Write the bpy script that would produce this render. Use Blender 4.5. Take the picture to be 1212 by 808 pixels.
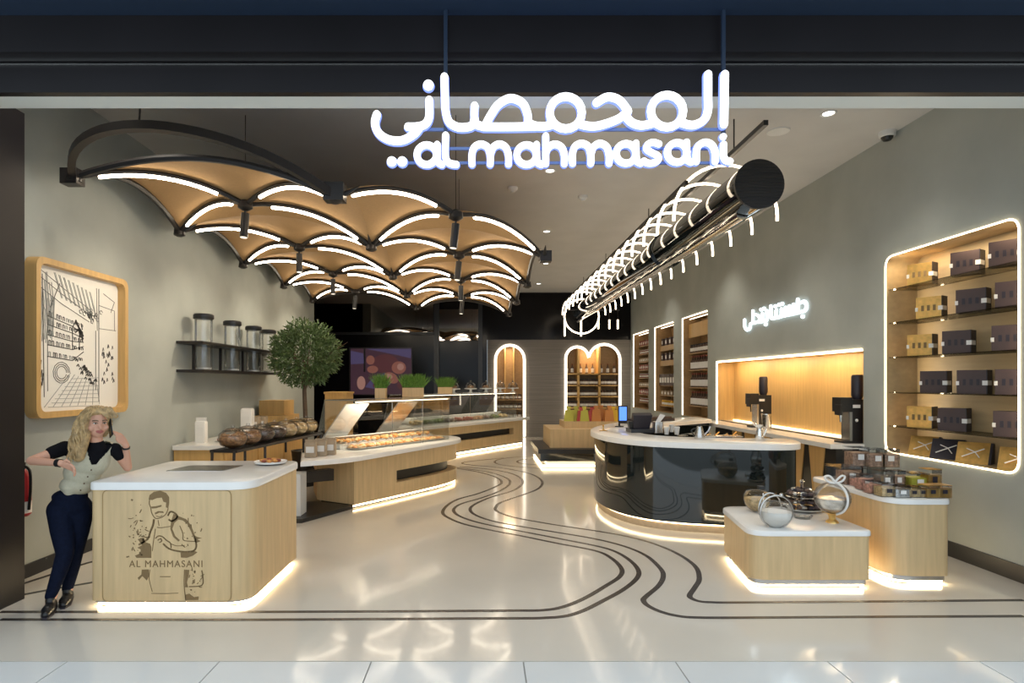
import bpy, bmesh, math, random
from mathutils import Vector, Matrix, noise
random.seed(7)
PI = math.pi
for o in list(bpy.data.objects): bpy.data.objects.remove(o)
SC = bpy.context.scene
COL = SC.collection

# ---------------------------------------------------------------- camera
FPX, VX, VY, CH = 720.0, 572.0, 452.0, 1.75
cam_d = bpy.data.cameras.new('camera'); cam = bpy.data.objects.new('camera', cam_d); COL.objects.link(cam)
cam.location = (0, 0, CH); cam.rotation_euler = (PI/2, 0, 0)
cam_d.sensor_width = 36; cam_d.lens = 36*FPX/1212
cam_d.shift_x = (606-VX)/1212; cam_d.shift_y = (VY-404)/1212
cam_d.clip_start = .05; cam_d.clip_end = 100
SC.camera = cam
# ---------------------------------------------------------------- world: the bright mall the shop opens onto
w = bpy.data.worlds.new('mall_daylight'); SC.world = w; w.use_nodes = True
w.node_tree.nodes['Background'].inputs[0].default_value = (.78, .90, 1.0, 1)
w.node_tree.nodes['Background'].inputs[1].default_value = 1.55
SC.view_settings.view_transform = 'Standard'
SC.view_settings.look = 'None'
SC.view_settings.exposure = 0.0
SC.view_settings.gamma = 1.0
SC.view_settings.use_curve_mapping = False
K_LED, K_SPOT, K_DOWN = 18.0, 45.0, 85.0

def at(px, py, Y): return Vector(((px-VX)/FPX*Y, Y, CH-(py-VY)/FPX*Y))
def fl(px, py, z=0.0):
    Y = FPX*(CH-z)/(py-VY); return ((px-VX)/FPX*Y, Y)
def rw(px, py, X=4.69):            # a point on a plane facing sideways
    Y = X*FPX/(px-VX); return Vector((X, Y, CH-(py-VY)/FPX*Y))

# ---------------------------------------------------------------- materials (all procedural)
def mat(name, col, rough=.5, metal=0, var=0, scale=6, stretch=None, bump=0, coat=0, spec=.5, emit=None, es=0, trans=0, alpha=1):
    m = bpy.data.materials.new(name); m.use_nodes = True
    nt = m.node_tree; b = nt.nodes['Principled BSDF']
    b.inputs['Base Color'].default_value = (*col, 1); b.inputs['Roughness'].default_value = rough
    b.inputs['Metallic'].default_value = metal; b.inputs['Specular IOR Level'].default_value = spec
    b.inputs['Coat Weight'].default_value = coat; b.inputs['Coat Roughness'].default_value = .05
    b.inputs['Transmission Weight'].default_value = trans; b.inputs['Alpha'].default_value = alpha
    if emit: b.inputs['Emission Color'].default_value = (*emit, 1); b.inputs['Emission Strength'].default_value = es
    if var or bump:
        tc = nt.nodes.new('ShaderNodeTexCoord'); mp = nt.nodes.new('ShaderNodeMapping')
        mp.inputs['Scale'].default_value = stretch or (1, 1, 1)
        n = nt.nodes.new('ShaderNodeTexNoise'); n.inputs['Scale'].default_value = scale; n.inputs['Detail'].default_value = 6
        nt.links.new(tc.outputs['Object'], mp.inputs[0]); nt.links.new(mp.outputs[0], n.inputs['Vector'])
        if var:
            r = nt.nodes.new('ShaderNodeValToRGB'); e = r.color_ramp.elements
            e[0].position = .3; e[1].position = .7
            e[0].color = (*[c*(1-var) for c in col], 1); e[1].color = (*[min(1, c*(1+var)) for c in col], 1)
            nt.links.new(n.outputs['Fac'], r.inputs[0]); nt.links.new(r.outputs[0], b.inputs['Base Color'])
        if bump:
            bp = nt.nodes.new('ShaderNodeBump'); bp.inputs['Strength'].default_value = bump; bp.inputs['Distance'].default_value = .02
            nt.links.new(n.outputs['Fac'], bp.inputs['Height']); nt.links.new(bp.outputs[0], b.inputs['Normal'])
    return m
def glow(name, col, s): return mat(name, (.02, .02, .02), .6, emit=col, es=s)
def glassmat(name, tint=(.985, .995, .99), refl=.06):
    m = bpy.data.materials.new(name); m.use_nodes = True; nt = m.node_tree
    for n in list(nt.nodes): nt.nodes.remove(n)
    out = nt.nodes.new('ShaderNodeOutputMaterial'); mx = nt.nodes.new('ShaderNodeMixShader')
    t = nt.nodes.new('ShaderNodeBsdfTransparent'); t.inputs[0].default_value = (*tint, 1)
    g = nt.nodes.new('ShaderNodeBsdfGlossy'); g.inputs['Roughness'].default_value = .02
    lw = nt.nodes.new('ShaderNodeLayerWeight'); lw.inputs[0].default_value = .25
    mr = nt.nodes.new('ShaderNodeMapRange'); mr.inputs[3].default_value = refl*.5; mr.inputs[4].default_value = min(1, refl*7)
    nt.links.new(lw.outputs['Fresnel'], mr.inputs[0]); nt.links.new(mr.outputs[0], mx.inputs[0])
    nt.links.new(t.outputs[0], mx.inputs[1]); nt.links.new(g.outputs[0], mx.inputs[2]); nt.links.new(mx.outputs[0], out.inputs[0])
    return m
M = dict(
    plaster=mat('plaster', (.375, .40, .37), .75, var=.10, scale=1.3, bump=.05),
    ceilp=mat('ceiling_paint', (.62, .62, .61), .8, var=.04, scale=2),
    floor=mat('cream_resin', (.63, .59, .52), .13, var=.05, scale=.8, coat=.3),
    tile=mat('white_porcelain', (.66, .68, .68), .10, var=.03, scale=1.5),
    grout=mat('grout', (.30, .30, .29), .8),
    inlay=mat('dark_inlay', (.055, .045, .04), .25),
    oak=mat('light_oak', (.60, .43, .225), .45, var=.10, scale=5, stretch=(5, 5, .35), bump=.03),
    honey=mat('honey_oak', (.58, .36, .13), .45, var=.10, scale=5, stretch=(5, 5, .35)),
    niche=mat('niche_oak', (.44, .32, .17), .5, var=.08, scale=5, stretch=(3, .4, 4)),
    slotw=mat('slot_oak', (.40, .25, .11), .5, var=.10, scale=5, stretch=(3, .4, 4)),
    solid=mat('white_solid_surface', (.80, .79, .76), .18, var=.02, scale=9),
    blackg=mat('black_gloss', (.008, .012, .012), .035, coat=.6),
    black=mat('black_satin', (.012, .012, .013), .35),
    blackm=mat('black_metal', (.020, .017, .016), .38, spec=.4),
    dark=mat('dark_panel', (.007, .0065, .008), .16, var=.1, scale=3, spec=.18),
    mirror=mat('dark_mirror', (.32, .30, .29), .03, metal=1),
    portal=mat('dark_bronze_cladding', (.010, .0085, .010), .42, var=.2, scale=1.5, spec=.3),
    navy=mat('navy_cladding', (.02, .035, .065), .3),
    greyw=mat('grey_slat_wall', (.23, .205, .18), .5, var=.18, scale=3, stretch=(.2, 1, 14)),
    soffit=mat('soffit_paint', (.68, .72, .69), .7),
    fabric=mat('tan_mesh_fabric', (.41, .25, .11), .85, var=.05, scale=40),
    chrome=mat('chrome', (.75, .74, .72), .08, metal=1),
    steel=mat('brushed_steel', (.55, .54, .52), .25, metal=1),
    gold=mat('gold_foil', (.80, .50, .16), .28, metal=.85, var=.15, scale=20),
    brown=mat('brown_board', (.062, .038, .036), .5, var=.1, scale=8),
    ddark=mat('dark_board', (.018, .014, .022), .45),
    tagw=mat('white_label', (.80, .78, .74), .5),
    paper=mat('drawing_paper', (.80, .78, .72), .7),
    ink=mat('ink', (.055, .05, .045), .7),
    inkg=mat('grey_ink', (.34, .35, .33), .7),
    burn=mat('burnt_engraving', (.20, .125, .05), .7),
    burnl=mat('light_engraving', (.36, .24, .10), .7),
    led=glow('warm_led', (1.0, .86, .66), K_LED), ledh=glow('hoop_led', (1.0, .82, .60), 5.0),
    ledn=glow('niche_led', (1.0, .80, .52), 7.0), ledf=glow('floor_led', (1.0, .78, .46), 9.0), ledi=glow('island_led', (1.0, .78, .46), 34.0),
    ledn2=glow('slot_led', (1.0, .86, .64), 4.0), leda=glow('arch_led', (1.0, .88, .70), 3.0),
    sign=glow('sign_white', (.90, .94, 1.0), 2.6), signw=glow('wall_sign_white', (.80, .93, 1.0), 3.0),
    halo=glow('sign_halo_blue', (.20, .30, 1.0), 1.6), spot=glow('spot_lens', (1, .88, .7), 1.5), down=glow('down_lens', (1, .95, .88), 6),
    blueb=mat('blue_grey_bar', (.10, .16, .33), .4),
    glass=glassmat('clear_glass'), glassd=glassmat('smoky_glass', (.55, .55, .52), .04), glassb=glassmat('bowl_glass', (.985, .99, .99), .11),
    leaf=mat('olive_leaf', (.085, .14, .045), .5, var=.45, scale=25), grass=mat('wheat_grass', (.11, .24, .03), .5, var=.4, scale=40),
    bark=mat('bark', (.10, .065, .04), .8, var=.2, scale=30), soil=mat('soil', (.03, .02, .015), .9),
    red=mat('red_enamel', (.42, .015, .02), .3), nut=mat('mixed_nuts', (.30, .16, .07), .6, var=.6, scale=35),
    nutd=mat('dark_nuts', (.10, .06, .04), .6, var=.7, scale=40), nutp=mat('pale_nuts', (.55, .40, .20), .6, var=.4, scale=35),
    green=mat('pistachio', (.10, .14, .03), .6, var=.5, scale=30), redn=mat('red_sweets', (.26, .06, .03), .5, var=.5, scale=30),
    pastry=mat('golden_pastry', (.52, .22, .05), .5, var=.4, scale=30), kraft=mat('kraft_paper', (.40, .31, .21), .7, var=.1, scale=20),
    skin=mat('skin', (.60, .32, .215), .5), hair=mat('blond_hair', (.44, .30, .14), .5, var=.4, scale=28),
    tee=mat('black_cotton', (.006, .006, .008), .9, spec=.12), vest=mat('beige_wool', (.50, .465, .34), .85, var=.05, scale=60),
    jeans=mat('navy_denim', (.004, .007, .020), .85, var=.2, scale=40, spec=.12), shoe=mat('black_leather', (.010, .010, .011), .4),
    lips=mat('lips', (.40, .12, .10), .4), eye=mat('eye_white', (.7, .68, .65), .3), brow=mat('brow', (.14, .09, .05), .7),
    scr=glow('blue_screen', (.10, .28, 1.0), 1.6), tvp=glow('tv_plum', (.09, .035, .06), .4), tvl=glow('tv_lilac', (.20, .15, .36), .25),
    tvn=glow('tv_nut', (.42, .15, .11), .4), tvd=glow('tv_brown', (.15, .04, .05), .4), tvh=glow('tv_highlight', (.60, .30, .24), .42),
    bagy=mat('lime_bag', (.50, .48, .06), .45), bagr=mat('red_bag', (.42, .05, .04), .45), bago=mat('orange_bag', (.55, .22, .05), .45), bagl=mat('yellow_bag', (.70, .42, .02), .45),
    rose=mat('rose_sweets', (.60, .33, .26), .6, var=.5, scale=40), choc=mat('cocoa_nuts', (.40, .26, .18), .6, var=.5, scale=40),
    white=mat('white_plastic', (.75, .75, .73), .4), lens=mat('smoked_dome', (.02, .02, .02), .1),
    cream=mat('white_granules', (.82, .80, .75), .6), foil=mat('silver_foil', (.7, .68, .64), .2, metal=.9, var=.3, scale=14),
)

# ---------------------------------------------------------------- mesh builder
LOCAL = set()                           # things whose parts are modelled about their own origin
def wloc(o):
    v = Vector((0, 0, 0))
    while o is not None:
        if o.name not in LOCAL: v += o.location
        o = o.parent
    return v
class MB:
    def __init__(s): s.v = []; s.f = []; s.mi = []; s.cur = 0
    def add(s, vs, fs):
        n = len(s.v); s.v += [Vector(p) for p in vs]; s.f += [tuple(i+n for i in f) for f in fs]; s.mi += [s.cur]*len(fs); return s
    def box(s, a, b, rz=0, c=None):
        x0, y0, z0 = a; x1, y1, z1 = b
        vs = [Vector(p) for p in ((x0,y0,z0),(x1,y0,z0),(x1,y1,z0),(x0,y1,z0),(x0,y0,z1),(x1,y0,z1),(x1,y1,z1),(x0,y1,z1))]
        if rz:
            c = Vector(c) if c else Vector(((x0+x1)/2, (y0+y1)/2, 0)); R = Matrix.Rotation(rz, 3, 'Z')
            vs = [R @ (p-c) + c for p in vs]
        return s.add(vs, [(0,3,2,1),(4,5,6,7),(0,1,5,4),(1,2,6,5),(2,3,7,6),(3,0,4,7)])
    def hexa(s, vs): return s.add(vs, [(0,3,2,1),(4,5,6,7),(0,1,5,4),(1,2,6,5),(2,3,7,6),(3,0,4,7)])
    def quad3(s, a, b, c, d, t):       # a thick four-sided pane
        a, b, c, d = map(Vector, (a, b, c, d)); n = (b-a).cross(d-a).normalized()*t/2
        return s.hexa([a-n, b-n, c-n, d-n, a+n, b+n, c+n, d+n])
    def tube(s, path, r, n=8, closed=False, caps=True, flat=None):
        P = [Vector(p) for p in path]; m = len(P); rr = r if isinstance(r, (list, tuple)) else [r]*m
        base = len(s.v); up = None; fs = []; vs = []
        for i in range(m):
            if closed: t = P[(i+1) % m]-P[i-1]
            else: t = P[min(i+1, m-1)]-P[max(i-1, 0)]
            if t.length < 1e-9: t = Vector((0, 0, 1))
            t.normalize()
            if up is None: up = Vector((0, 0, 1)) if abs(t.z) < .9 else Vector((1, 0, 0))
            a = t.cross(up)
            if a.length < 1e-6: a = t.cross(Vector((1, 0, 0)))
            a.normalize(); b = a.cross(t).normalized(); up = b
            k2 = flat if flat else 1
            for k in range(n):
                q = 2*PI*(k+.5*(n == 4))/n; vs.append(P[i] + a*math.cos(q)*rr[i] + b*math.sin(q)*rr[i]*k2)
        for i in range(m if closed else m-1):
            j = (i+1) % m
            for k in range(n): fs.append((i*n+k, j*n+k, j*n+(k+1) % n, i*n+(k+1) % n))
        if not closed and caps: fs.append(tuple(range(n))); fs.append(tuple(reversed([(m-1)*n+k for k in range(n)])))
        return s.add(vs, fs)
    def cyl(s, a, b, r, r2=None, n=16): return s.tube([a, b], [r, r if r2 is None else r2], n)
    def lathe(s, prof, c=(0, 0, 0), n=16, sx=1, sy=1):
        c = Vector(c); m = len(prof); vs = [c+Vector((r*math.cos(2*PI*k/n)*sx, r*math.sin(2*PI*k/n)*sy, z)) for r, z in prof for k in range(n)]
        fs = [(i*n+k, i*n+(k+1) % n, (i+1)*n+(k+1) % n, (i+1)*n+k) for i in range(m-1) for k in range(n)]
        if prof[0][0] > 1e-6: fs.append(tuple(reversed(range(n))))
        if prof[-1][0] > 1e-6: fs.append(tuple((m-1)*n+k for k in range(n)))
        return s.add(vs, fs)
    def ball(s, c, r, n=12, m=8, rot=None):
        r = Vector((r, r, r)) if not hasattr(r, '__len__') else Vector(r); c = Vector(c); vs = []
        for i in range(m+1):
            th = PI*i/m
            for k in range(n):
                p = Vector((r.x*math.sin(th)*math.cos(2*PI*k/n), r.y*math.sin(th)*math.sin(2*PI*k/n), -r.z*math.cos(th)))
                vs.append(c + (rot @ p if rot else p))
        return s.add(vs, [(i*n+k, i*n+(k+1) % n, (i+1)*n+(k+1) % n, (i+1)*n+k) for i in range(m) for k in range(n)])
    def prism(s, poly, z0, z1, bev=0):
        poly = ccw(poly); n = len(poly); rings = [(poly, z0), (poly, z1)]
        if bev: rings = [(poly, z0), (poly, z1-bev), (inset(poly, bev*.35), z1-bev*.3), (inset(poly, bev), z1)]
        vs = [(x, y, z) for pl, z in rings for x, y in pl]; fs = []
        for i in range(len(rings)-1):
            for k in range(n): fs.append((i*n+k, i*n+(k+1) % n, (i+1)*n+(k+1) % n, (i+1)*n+k))
        fs.append(tuple(reversed(range(n)))); fs.append(tuple((len(rings)-1)*n+k for k in range(n)))
        return s.add(vs, fs)
    def plate(s, pts, d):               # polygon in space, thickened along vector d
        P = [Vector(p) for p in pts]; d = Vector(d); n = len(P)
        return s.add(P+[p+d for p in P], [tuple(range(n)), tuple(reversed(range(n, 2*n)))]+[(k, k+n, (k+1) % n+n, (k+1) % n) for k in range(n)])
    def ribbon(s, path, w, z0, z1):
        P = [Vector((p[0], p[1], 0)) for p in path]; vs = []; m = len(P)
        for i in range(m):
            t = (P[min(i+1, m-1)]-P[max(i-1, 0)]).normalized(); a = Vector((-t.y, t.x, 0))*w/2
            vs += [P[i]-a+Vector((0,0,z0)), P[i]+a+Vector((0,0,z0)), P[i]+a+Vector((0,0,z1)), P[i]-a+Vector((0,0,z1))]
        fs = [(i*4+k, i*4+(k+1) % 4, i*4+4+(k+1) % 4, i*4+4+k) for i in range(m-1) for k in range(4)]
        return s.add(vs, fs+[(3, 2, 1, 0), tuple((m-1)*4+k for k in range(4))])
    def build(s, name, m, parent=None, smooth=35, loc=None, fix=True):
        off = Vector((0, 0, 0))
        if parent is not None: off = wloc(parent)
        if loc is not None: off = off+Vector(loc)
        me = bpy.data.meshes.new(name); me.from_pydata([p-off for p in s.v], [], s.f)
        if fix:
            bm = bmesh.new(); bm.from_mesh(me); bmesh.ops.recalc_face_normals(bm, faces=bm.faces); bm.to_mesh(me); bm.free()
        for q in (m if isinstance(m, (list, tuple)) else [m]): me.materials.append(M[q] if isinstance(q, str) else q)
        if isinstance(m, (list, tuple)): me.polygons.foreach_set('material_index', s.mi)
        if smooth:
            me.polygons.foreach_set('use_smooth', [True]*len(me.polygons)); me.set_sharp_from_angle(angle=math.radians(smooth))
        o = bpy.data.objects.new(name, me); COL.objects.link(o)
        if loc is not None: o.location = loc
        o.parent = parent
        return o
def area(p): return sum(p[i-1][0]*p[i][1]-p[i][0]*p[i-1][1] for i in range(len(p)))/2
def ccw(p): return list(p) if area(p) > 0 else list(reversed(p))
def inset(poly, d):
    n = len(poly); out = []
    for i in range(n):
        a, b, c = Vector(poly[i-1]), Vector(poly[i]), Vector(poly[(i+1) % n])
        e1 = (b-a).normalized() if (b-a).length > 1e-9 else Vector((1, 0)); e2 = (c-b).normalized() if (c-b).length > 1e-9 else e1
        n1 = Vector((-e1.y, e1.x)); n2 = Vector((-e2.y, e2.x)); m = n1+n2
        m = m/max(.3, m.length_squared)*2*1.0 if m.length > 1e-6 else n1
        out.append((b.x+m.x*d, b.y+m.y*d))
    return out
def rpoly(pts, rad, seg=7):
    n = len(pts); out = []; pts = ccw(pts) if not hasattr(rad, '__len__') else list(pts)
    for i in range(n):
        r = rad[i] if hasattr(rad, '__len__') else rad
        a, b, c = Vector(pts[i-1]), Vector(pts[i]), Vector(pts[(i+1) % n])
        if r < 1e-6: out.append(tuple(b)); continue
        u = (a-b).normalized(); v = (c-b).normalized(); r = min(r, (a-b).length*.48, (c-b).length*.48)
        p0, p1 = b+u*r, b+v*r
        for k in range(seg+1):
            t = k/seg; q = p0*(1-t)**2+b*2*t*(1-t)+p1*t*t; out.append((q.x, q.y))
    return out
def cat(pts, k=8, closed=False):
    P = [Vector(p) for p in pts]; n = len(P); out = []
    for i in range(n if closed else n-1):
        if closed: a, b, c, d = P[i-1], P[i], P[(i+1) % n], P[(i+2) % n]
        else: a, b, c, d = P[max(i-1, 0)], P[i], P[i+1], P[min(i+2, n-1)]
        for j in range(k):
            t = j/k; out.append(.5*((2*b)+(c-a)*t+(2*a-5*b+4*c-d)*t*t+(3*b-a-3*c+d)*t**3))
    if not closed: out.append(P[-1])
    return out
def filled(splines, thick, fn, name, m, parent=None):
    """flat outline with holes (even-odd), thickened; fn maps (u, v, w) to space"""
    cu = bpy.data.curves.new('outline', 'CURVE'); cu.dimensions = '2D'; cu.fill_mode = 'BOTH'; cu.extrude = .5
    for sp in splines:
        q = cu.splines.new('POLY'); q.points.add(len(sp)-1); q.use_cyclic_u = True
        for i, p in enumerate(sp): q.points[i].co = (p[0], p[1], 0, 1)
    ob = bpy.data.objects.new('outline', cu); COL.objects.link(ob)
    dg = bpy.context.evaluated_depsgraph_get(); me = bpy.data.meshes.new_from_object(ob.evaluated_get(dg))
    b = MB(); b.add([fn(v.co.x, v.co.y, (v.co.z+.5)*thick) for v in me.vertices], [tuple(p.vertices) for p in me.polygons])
    bpy.data.objects.remove(ob); bpy.data.curves.remove(cu); bpy.data.meshes.remove(me)
    return b.build(name, m, parent, smooth=30)
def thing(name, label, cat_, loc=(0, 0, 0), group=None, rz=0, local=False):
    o = bpy.data.objects.new(name, None)
    if local: LOCAL.add(o.name)
    o.empty_display_size = .1; COL.objects.link(o); o.location = loc; o.rotation_euler.z = rz
    o['label'] = label; o['category'] = cat_
    if group: o['group'] = group
    return o
def tag(o, label, cat_, group=None):
    o['label'] = label; o['category'] = cat_
    if group: o['group'] = group
    return o
def struct(o, label=None):
    o['kind'] = 'structure'
    if label: o['label'] = label
    return o
def islands(ob, name):                  # split a mesh part into one part per loose piece
    bm = bmesh.new(); bm.from_mesh(ob.data); bmesh.ops.remove_doubles(bm, verts=bm.verts, dist=1e-6); seen = set(); out = []
    for v in bm.verts:
        if v in seen: continue
        st = [v]; seen.add(v); comp = []
        while st:
            x = st.pop(); comp.append(x)
            for e in x.link_edges:
                y = e.other_vert(x)
                if y not in seen: seen.add(y); st.append(y)
        ix = {q: i for i, q in enumerate(comp)}; fs = {f for q in comp for f in q.link_faces}
        me = bpy.data.meshes.new(name); me.from_pydata([q.co for q in comp], [], [tuple(ix[q] for q in f.verts) for f in fs])
        for m in ob.data.materials: me.materials.append(m)
        o = bpy.data.objects.new(name, me); COL.objects.link(o); o.parent = ob.parent; o.location = ob.location; out.append(o)
    bm.free(); bpy.data.objects.remove(ob); return out
def stuff(o): o['kind'] = 'stuff'; return o
def dup(root, loc, rz=0, label=None, sc=None, group=None):
    r = root.copy(); COL.objects.link(r); r.location = loc; r.rotation_euler = (0, 0, rz)
    if sc: r.scale = (sc, sc, sc)
    if label: r['label'] = label
    if group: r['group'] = group
    def rec(a, b):
        for ch in list(a.children):
            c = ch.copy(); COL.objects.link(c); c.parent = b; rec(ch, c)
    rec(root, r); return r
class Proto:                            # the first placement moves the original, later ones copy it
    def __init__(s, o): s.o = o; s.used = False
    def put(s, loc, rz=0, label=None, sc=None, group=None):
        if not s.used:
            s.used = True; o = s.o; o.location = loc; o.rotation_euler = (0, 0, rz)
            if label: o['label'] = label
            if sc: o.scale = (sc, sc, sc)
            if group: o['group'] = group
            return o
        return dup(s.o, loc, rz, label, sc, group)
def lamp(name, kind, loc, power, col, parent=None, target=None, **kw):
    d = bpy.data.lights.new(name, kind); d.energy = power; d.color = col
    for k, v in kw.items(): setattr(d, k, v)
    o = bpy.data.objects.new(name, d); COL.objects.link(o)
    o.location = Vector(loc)-(wloc(parent) if parent else Vector()); o.parent = parent
    if target: o.rotation_euler = (Vector(target)-Vector(loc)).to_track_quat('-Z', 'Y').to_euler()
    return o
# ================================================================ THE SETTING
XL, XR, CEIL, YB = -4.09, 4.7, 4.6, 19.4
o = struct(MB().box((-6.6, 3.82, -.12), (5.6, 20.6, 0)).build('floor', 'floor', smooth=0), 'polished cream resin floor with dark wavy inlay lines')
FLOOR = o
LINES = [
 [(0,724),(150,724),(300,724),(434,723.5),(560,722.8),(610,722.4),(642.2,722),(665.8,718.2),(691.5,708),(717.3,693),(733.4,682.2),(735.5,672.6),(723.7,660.5),(704.4,651.6),(657,642.3),(614.3,633.5),(587,628.5),(550.8,620.5),(531.5,613),(524,606.5),(529.3,598),(542.2,590.6),(565.8,584),(585,576.5),(593.7,571),(587.3,564.7),(565.8,558.3),(540,554)],
 [(0,733),(150,733.2),(300,733.3),(450,732.5),(560,731.8),(610,731.6),(642.2,731.2),(670,728.8),(691.5,722),(713,711.2),(736.6,698.3),(752.7,685.5),(755.9,675.8),(747.3,664.5),(730.1,653.5),(708.7,646.6),(661.5,637.2),(615,628.2),(572,619.6),(550.8,613.5),(539.5,607.8),(537.3,602),(546.5,595.8),(570,589),(591.5,580.8),(603.4,572.2),(600,565.8),(583,559.6),(561.5,555.8),(540,553)],
 [(1212,729),(1000,730),(870,730.9),(824.5,730.6),(803,728.9),(781.6,723.6),(766.6,716.4),(761.5,710.3),(765,705.4),(779.5,693),(785,682.2),(781.6,672.6),(764.5,657.3),(738.7,646.3),(704.4,637.6),(660,630),(615,622.6),(583,616.4),(563.7,609.8),(556.5,603.3),(561.5,596.9),(580.8,588.3),(606.6,580.6),(617.3,573.3),(617.3,566.8),(606.6,560.6),(587.3,556.3),(565.8,553.8),(544.4,552)],
 [(1212,710),(1000,712),(870,712.9),(841.7,712.6),(828.8,711.6),(819.6,708.6),(816.3,704.4),(822.4,695.1),(827.7,684.4),(822.4,669.6),(800.9,654.6),(770.9,642.3),(738.7,634),(704.4,628),(655,620.6),(617.3,614),(600,609.8),(588,604.6),(586.8,600),(593.7,594),(617.3,586),(636.6,578.4),(642,571),(636.6,564.7),(623.7,559.3),(604.4,555.3),(583,552.3),(561.5,550.5),(547.5,548.4),(552,546.3),(570,544.3),(596,541.7)],
 [(650,555),(636.6,554),(608.7,551.8),(591.5,549.5),(585.5,546.5),(591.5,543.3),(608.7,540.9),(632,540)],
 [(650,550.4),(634.5,549.7),(618,548.4),(612,546.1),(618,543.9),(634.5,542.4),(650,542)],
 [(20,705),(60,697.5),(104,690),(140,684)], [(26,691),(60,680),(104,666),(130,660)]]
for L in LINES:
    MB().ribbon(cat([Vector((*fl(*p), 0)) for p in L], 6), .046, -.003, .0015).build('inlay_line', 'inlay', FLOOR, 0)
# mall floor in front of the shop: a grout bed with large porcelain tiles
mf = struct(MB().box((-6.6, -3, -.12), (6.6, 3.815, -.006)).build('floor_mall', 'grout', smooth=0), 'white porcelain tiled mall floor before the shop')
tl = None
for j, y1 in enumerate((3.812, 2.86)):
    for i in range(-6, 7):
        x0 = (433.7-VX)/FPX*3.65 + i*.952
        if tl is None:
            b = MB().prism([(.004, .004), (.948, .004), (.948, .944), (.004, .944)], -.006, .001, .002); tl = b.build('tile', 'tile', mf, 0); t = tl
        else:
            t = tl.copy(); COL.objects.link(t)
        t.location = (x0, y1-.948, 0)
struct(MB().box((-6.6, 3.2, CEIL), (5.6, 20.6, CEIL+.1)).build('ceiling', 'ceilp', smooth=0), 'grey painted ceiling of the shop')
# left wall, baseboard, the recess behind it
struct(MB().box((XL-.3, 4.4, 0), (XL, 14.7, CEIL)).build('wall_left', 'plaster', smooth=0), 'grey green plastered left wall')
struct(MB().box((XL, 4.9, 0), (XL+.018, 14.7, .12)).build('baseboard_left', 'black', smooth=0), 'dark baseboard along the left wall')
struct(MB().box((-6.6, 14.7, 0), (-6.5, 18.6, CEIL)).build('wall_recess', 'dark', smooth=0), 'dark wall of the recess at the left')
struct(MB().box((-6.6, 14.6, 0), (XL-.3, 14.7, CEIL)).build('wall_recess_front', 'dark', smooth=0), 'dark return wall behind the left wall')
struct(MB().box((-6.6, 18.5, 0), (.12, 18.62, CEIL)).box((.0, 18.62, 0), (.12, YB, CEIL)).build('wall_back_dark', 'dark', smooth=0), 'dark back wall carrying the television')
# right wall with its openings
def rrect(y0, z0, y1, z1, r): return rpoly([(y0, z0), (y1, z0), (y1, z1), (y0, z1)], r)
SH = (5.33, .94, 7.10, 3.20)           # shelf niche y0 z0 y1 z1
CF = (7.52, .985, 12.22, 2.15)         # coffee niche
SLOTS = [(17.3, .96, 18.98, 3.22), (15.02, .96, 16.62, 3.23), (12.74, .96, 14.32, 3.24)]
holes = [rrect(*SH, .13), rrect(*CF, .03)]+[rrect(*s, .03) for s in SLOTS]
struct(filled([[(4.0, 0), (20.0, 0), (20.0, CEIL), (4.0, CEIL)]]+holes, .12, lambda u, v, w_: (XR+w_, u, v), 'wall_right', 'plaster'), 'grey green plastered right wall with lit recesses')
struct(MB().box((XR-.018, 4.9, 0), (XR, 7.45, .15)).build('baseboard_right', 'black', smooth=0), 'dark baseboard along the right wall')
# back wall with arched openings
def arch(x0, x1, ztop, z0=0.0, n=16):
    r = (x1-x0)/2; c = (x0+x1)/2; return [(c+r*math.cos(PI*k/n), ztop-r+r*math.sin(PI*k/n)) for k in range(n+1)]
bx = lambda px: (px-VX)/FPX*YB
bz = lambda py: CH-(py-VY)/FPX*YB
A1 = arch(bx(586.5), bx(620.5), bz(408.5)); P1 = [(bx(620.5), 0.02)]+A1+[(bx(586.5), 0.02)]
A2r = arch(bx(696.5), bx(733.5), bz(407.5)); A2l = arch(bx(669.5), bx(696.5), bz(410.5))
zc = bz(423)
P2 = [(bx(733.5), .02)]+[p for p in A2r if p[1] > zc or p[0] > bx(715)]+[(bx(696.5), zc)]+[p for p in A2l if p[1] > zc or p[0] < bx(683)]+[(bx(669.5), .02)]
struct(filled([[(.13, 0), (XR, 0), (XR, 3.1), (.13, 3.1)], P1, P2], .1, lambda u, v, w_: (u, YB+w_, v), 'wall_back', 'greyw'), 'grey slatted back wall with glowing arches')
struct(MB().box((.12, YB-.02, 3.1), (XR, YB+.1, CEIL)).build('wall_back_upper', 'dark', smooth=0), 'black glossy bulkhead over the grey back wall')
# portal of the shopfront
struct(MB().box((-4.6, 4.0, 0), (-3.71, 4.92, 3.92)).build('wall_portal_left', 'portal', smooth=0), 'dark bronze pillar at the left of the shopfront')
struct(MB().box((4.46, 4.0, 0), (5.4, 4.92, 3.92)).build('wall_portal_right', 'portal', smooth=0))
struct(MB().box((-6, 4.0, 3.92), (6, 4.16, 4.16)).build('trim_1', 'portal', smooth=0), 'upper dark fascia over the shopfront')
struct(MB().box((-3.71, 4.14, 3.72), (4.46, 4.2, 3.925)).build('trim_2', 'portal', smooth=0), 'lower dark fascia over the shopfront')
struct(MB().box((-3.71, 4.2, 3.72), (4.46, 4.38, CEIL)).build('trim_3', 'soffit', smooth=0), 'pale painted beam behind the fascia')
struct(MB().box((-6, 3.0, 4.161), (6, 4.16, 4.4)).build('ceiling_mall', 'navy', smooth=0), 'navy soffit of the mall above the shopfront')
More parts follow.
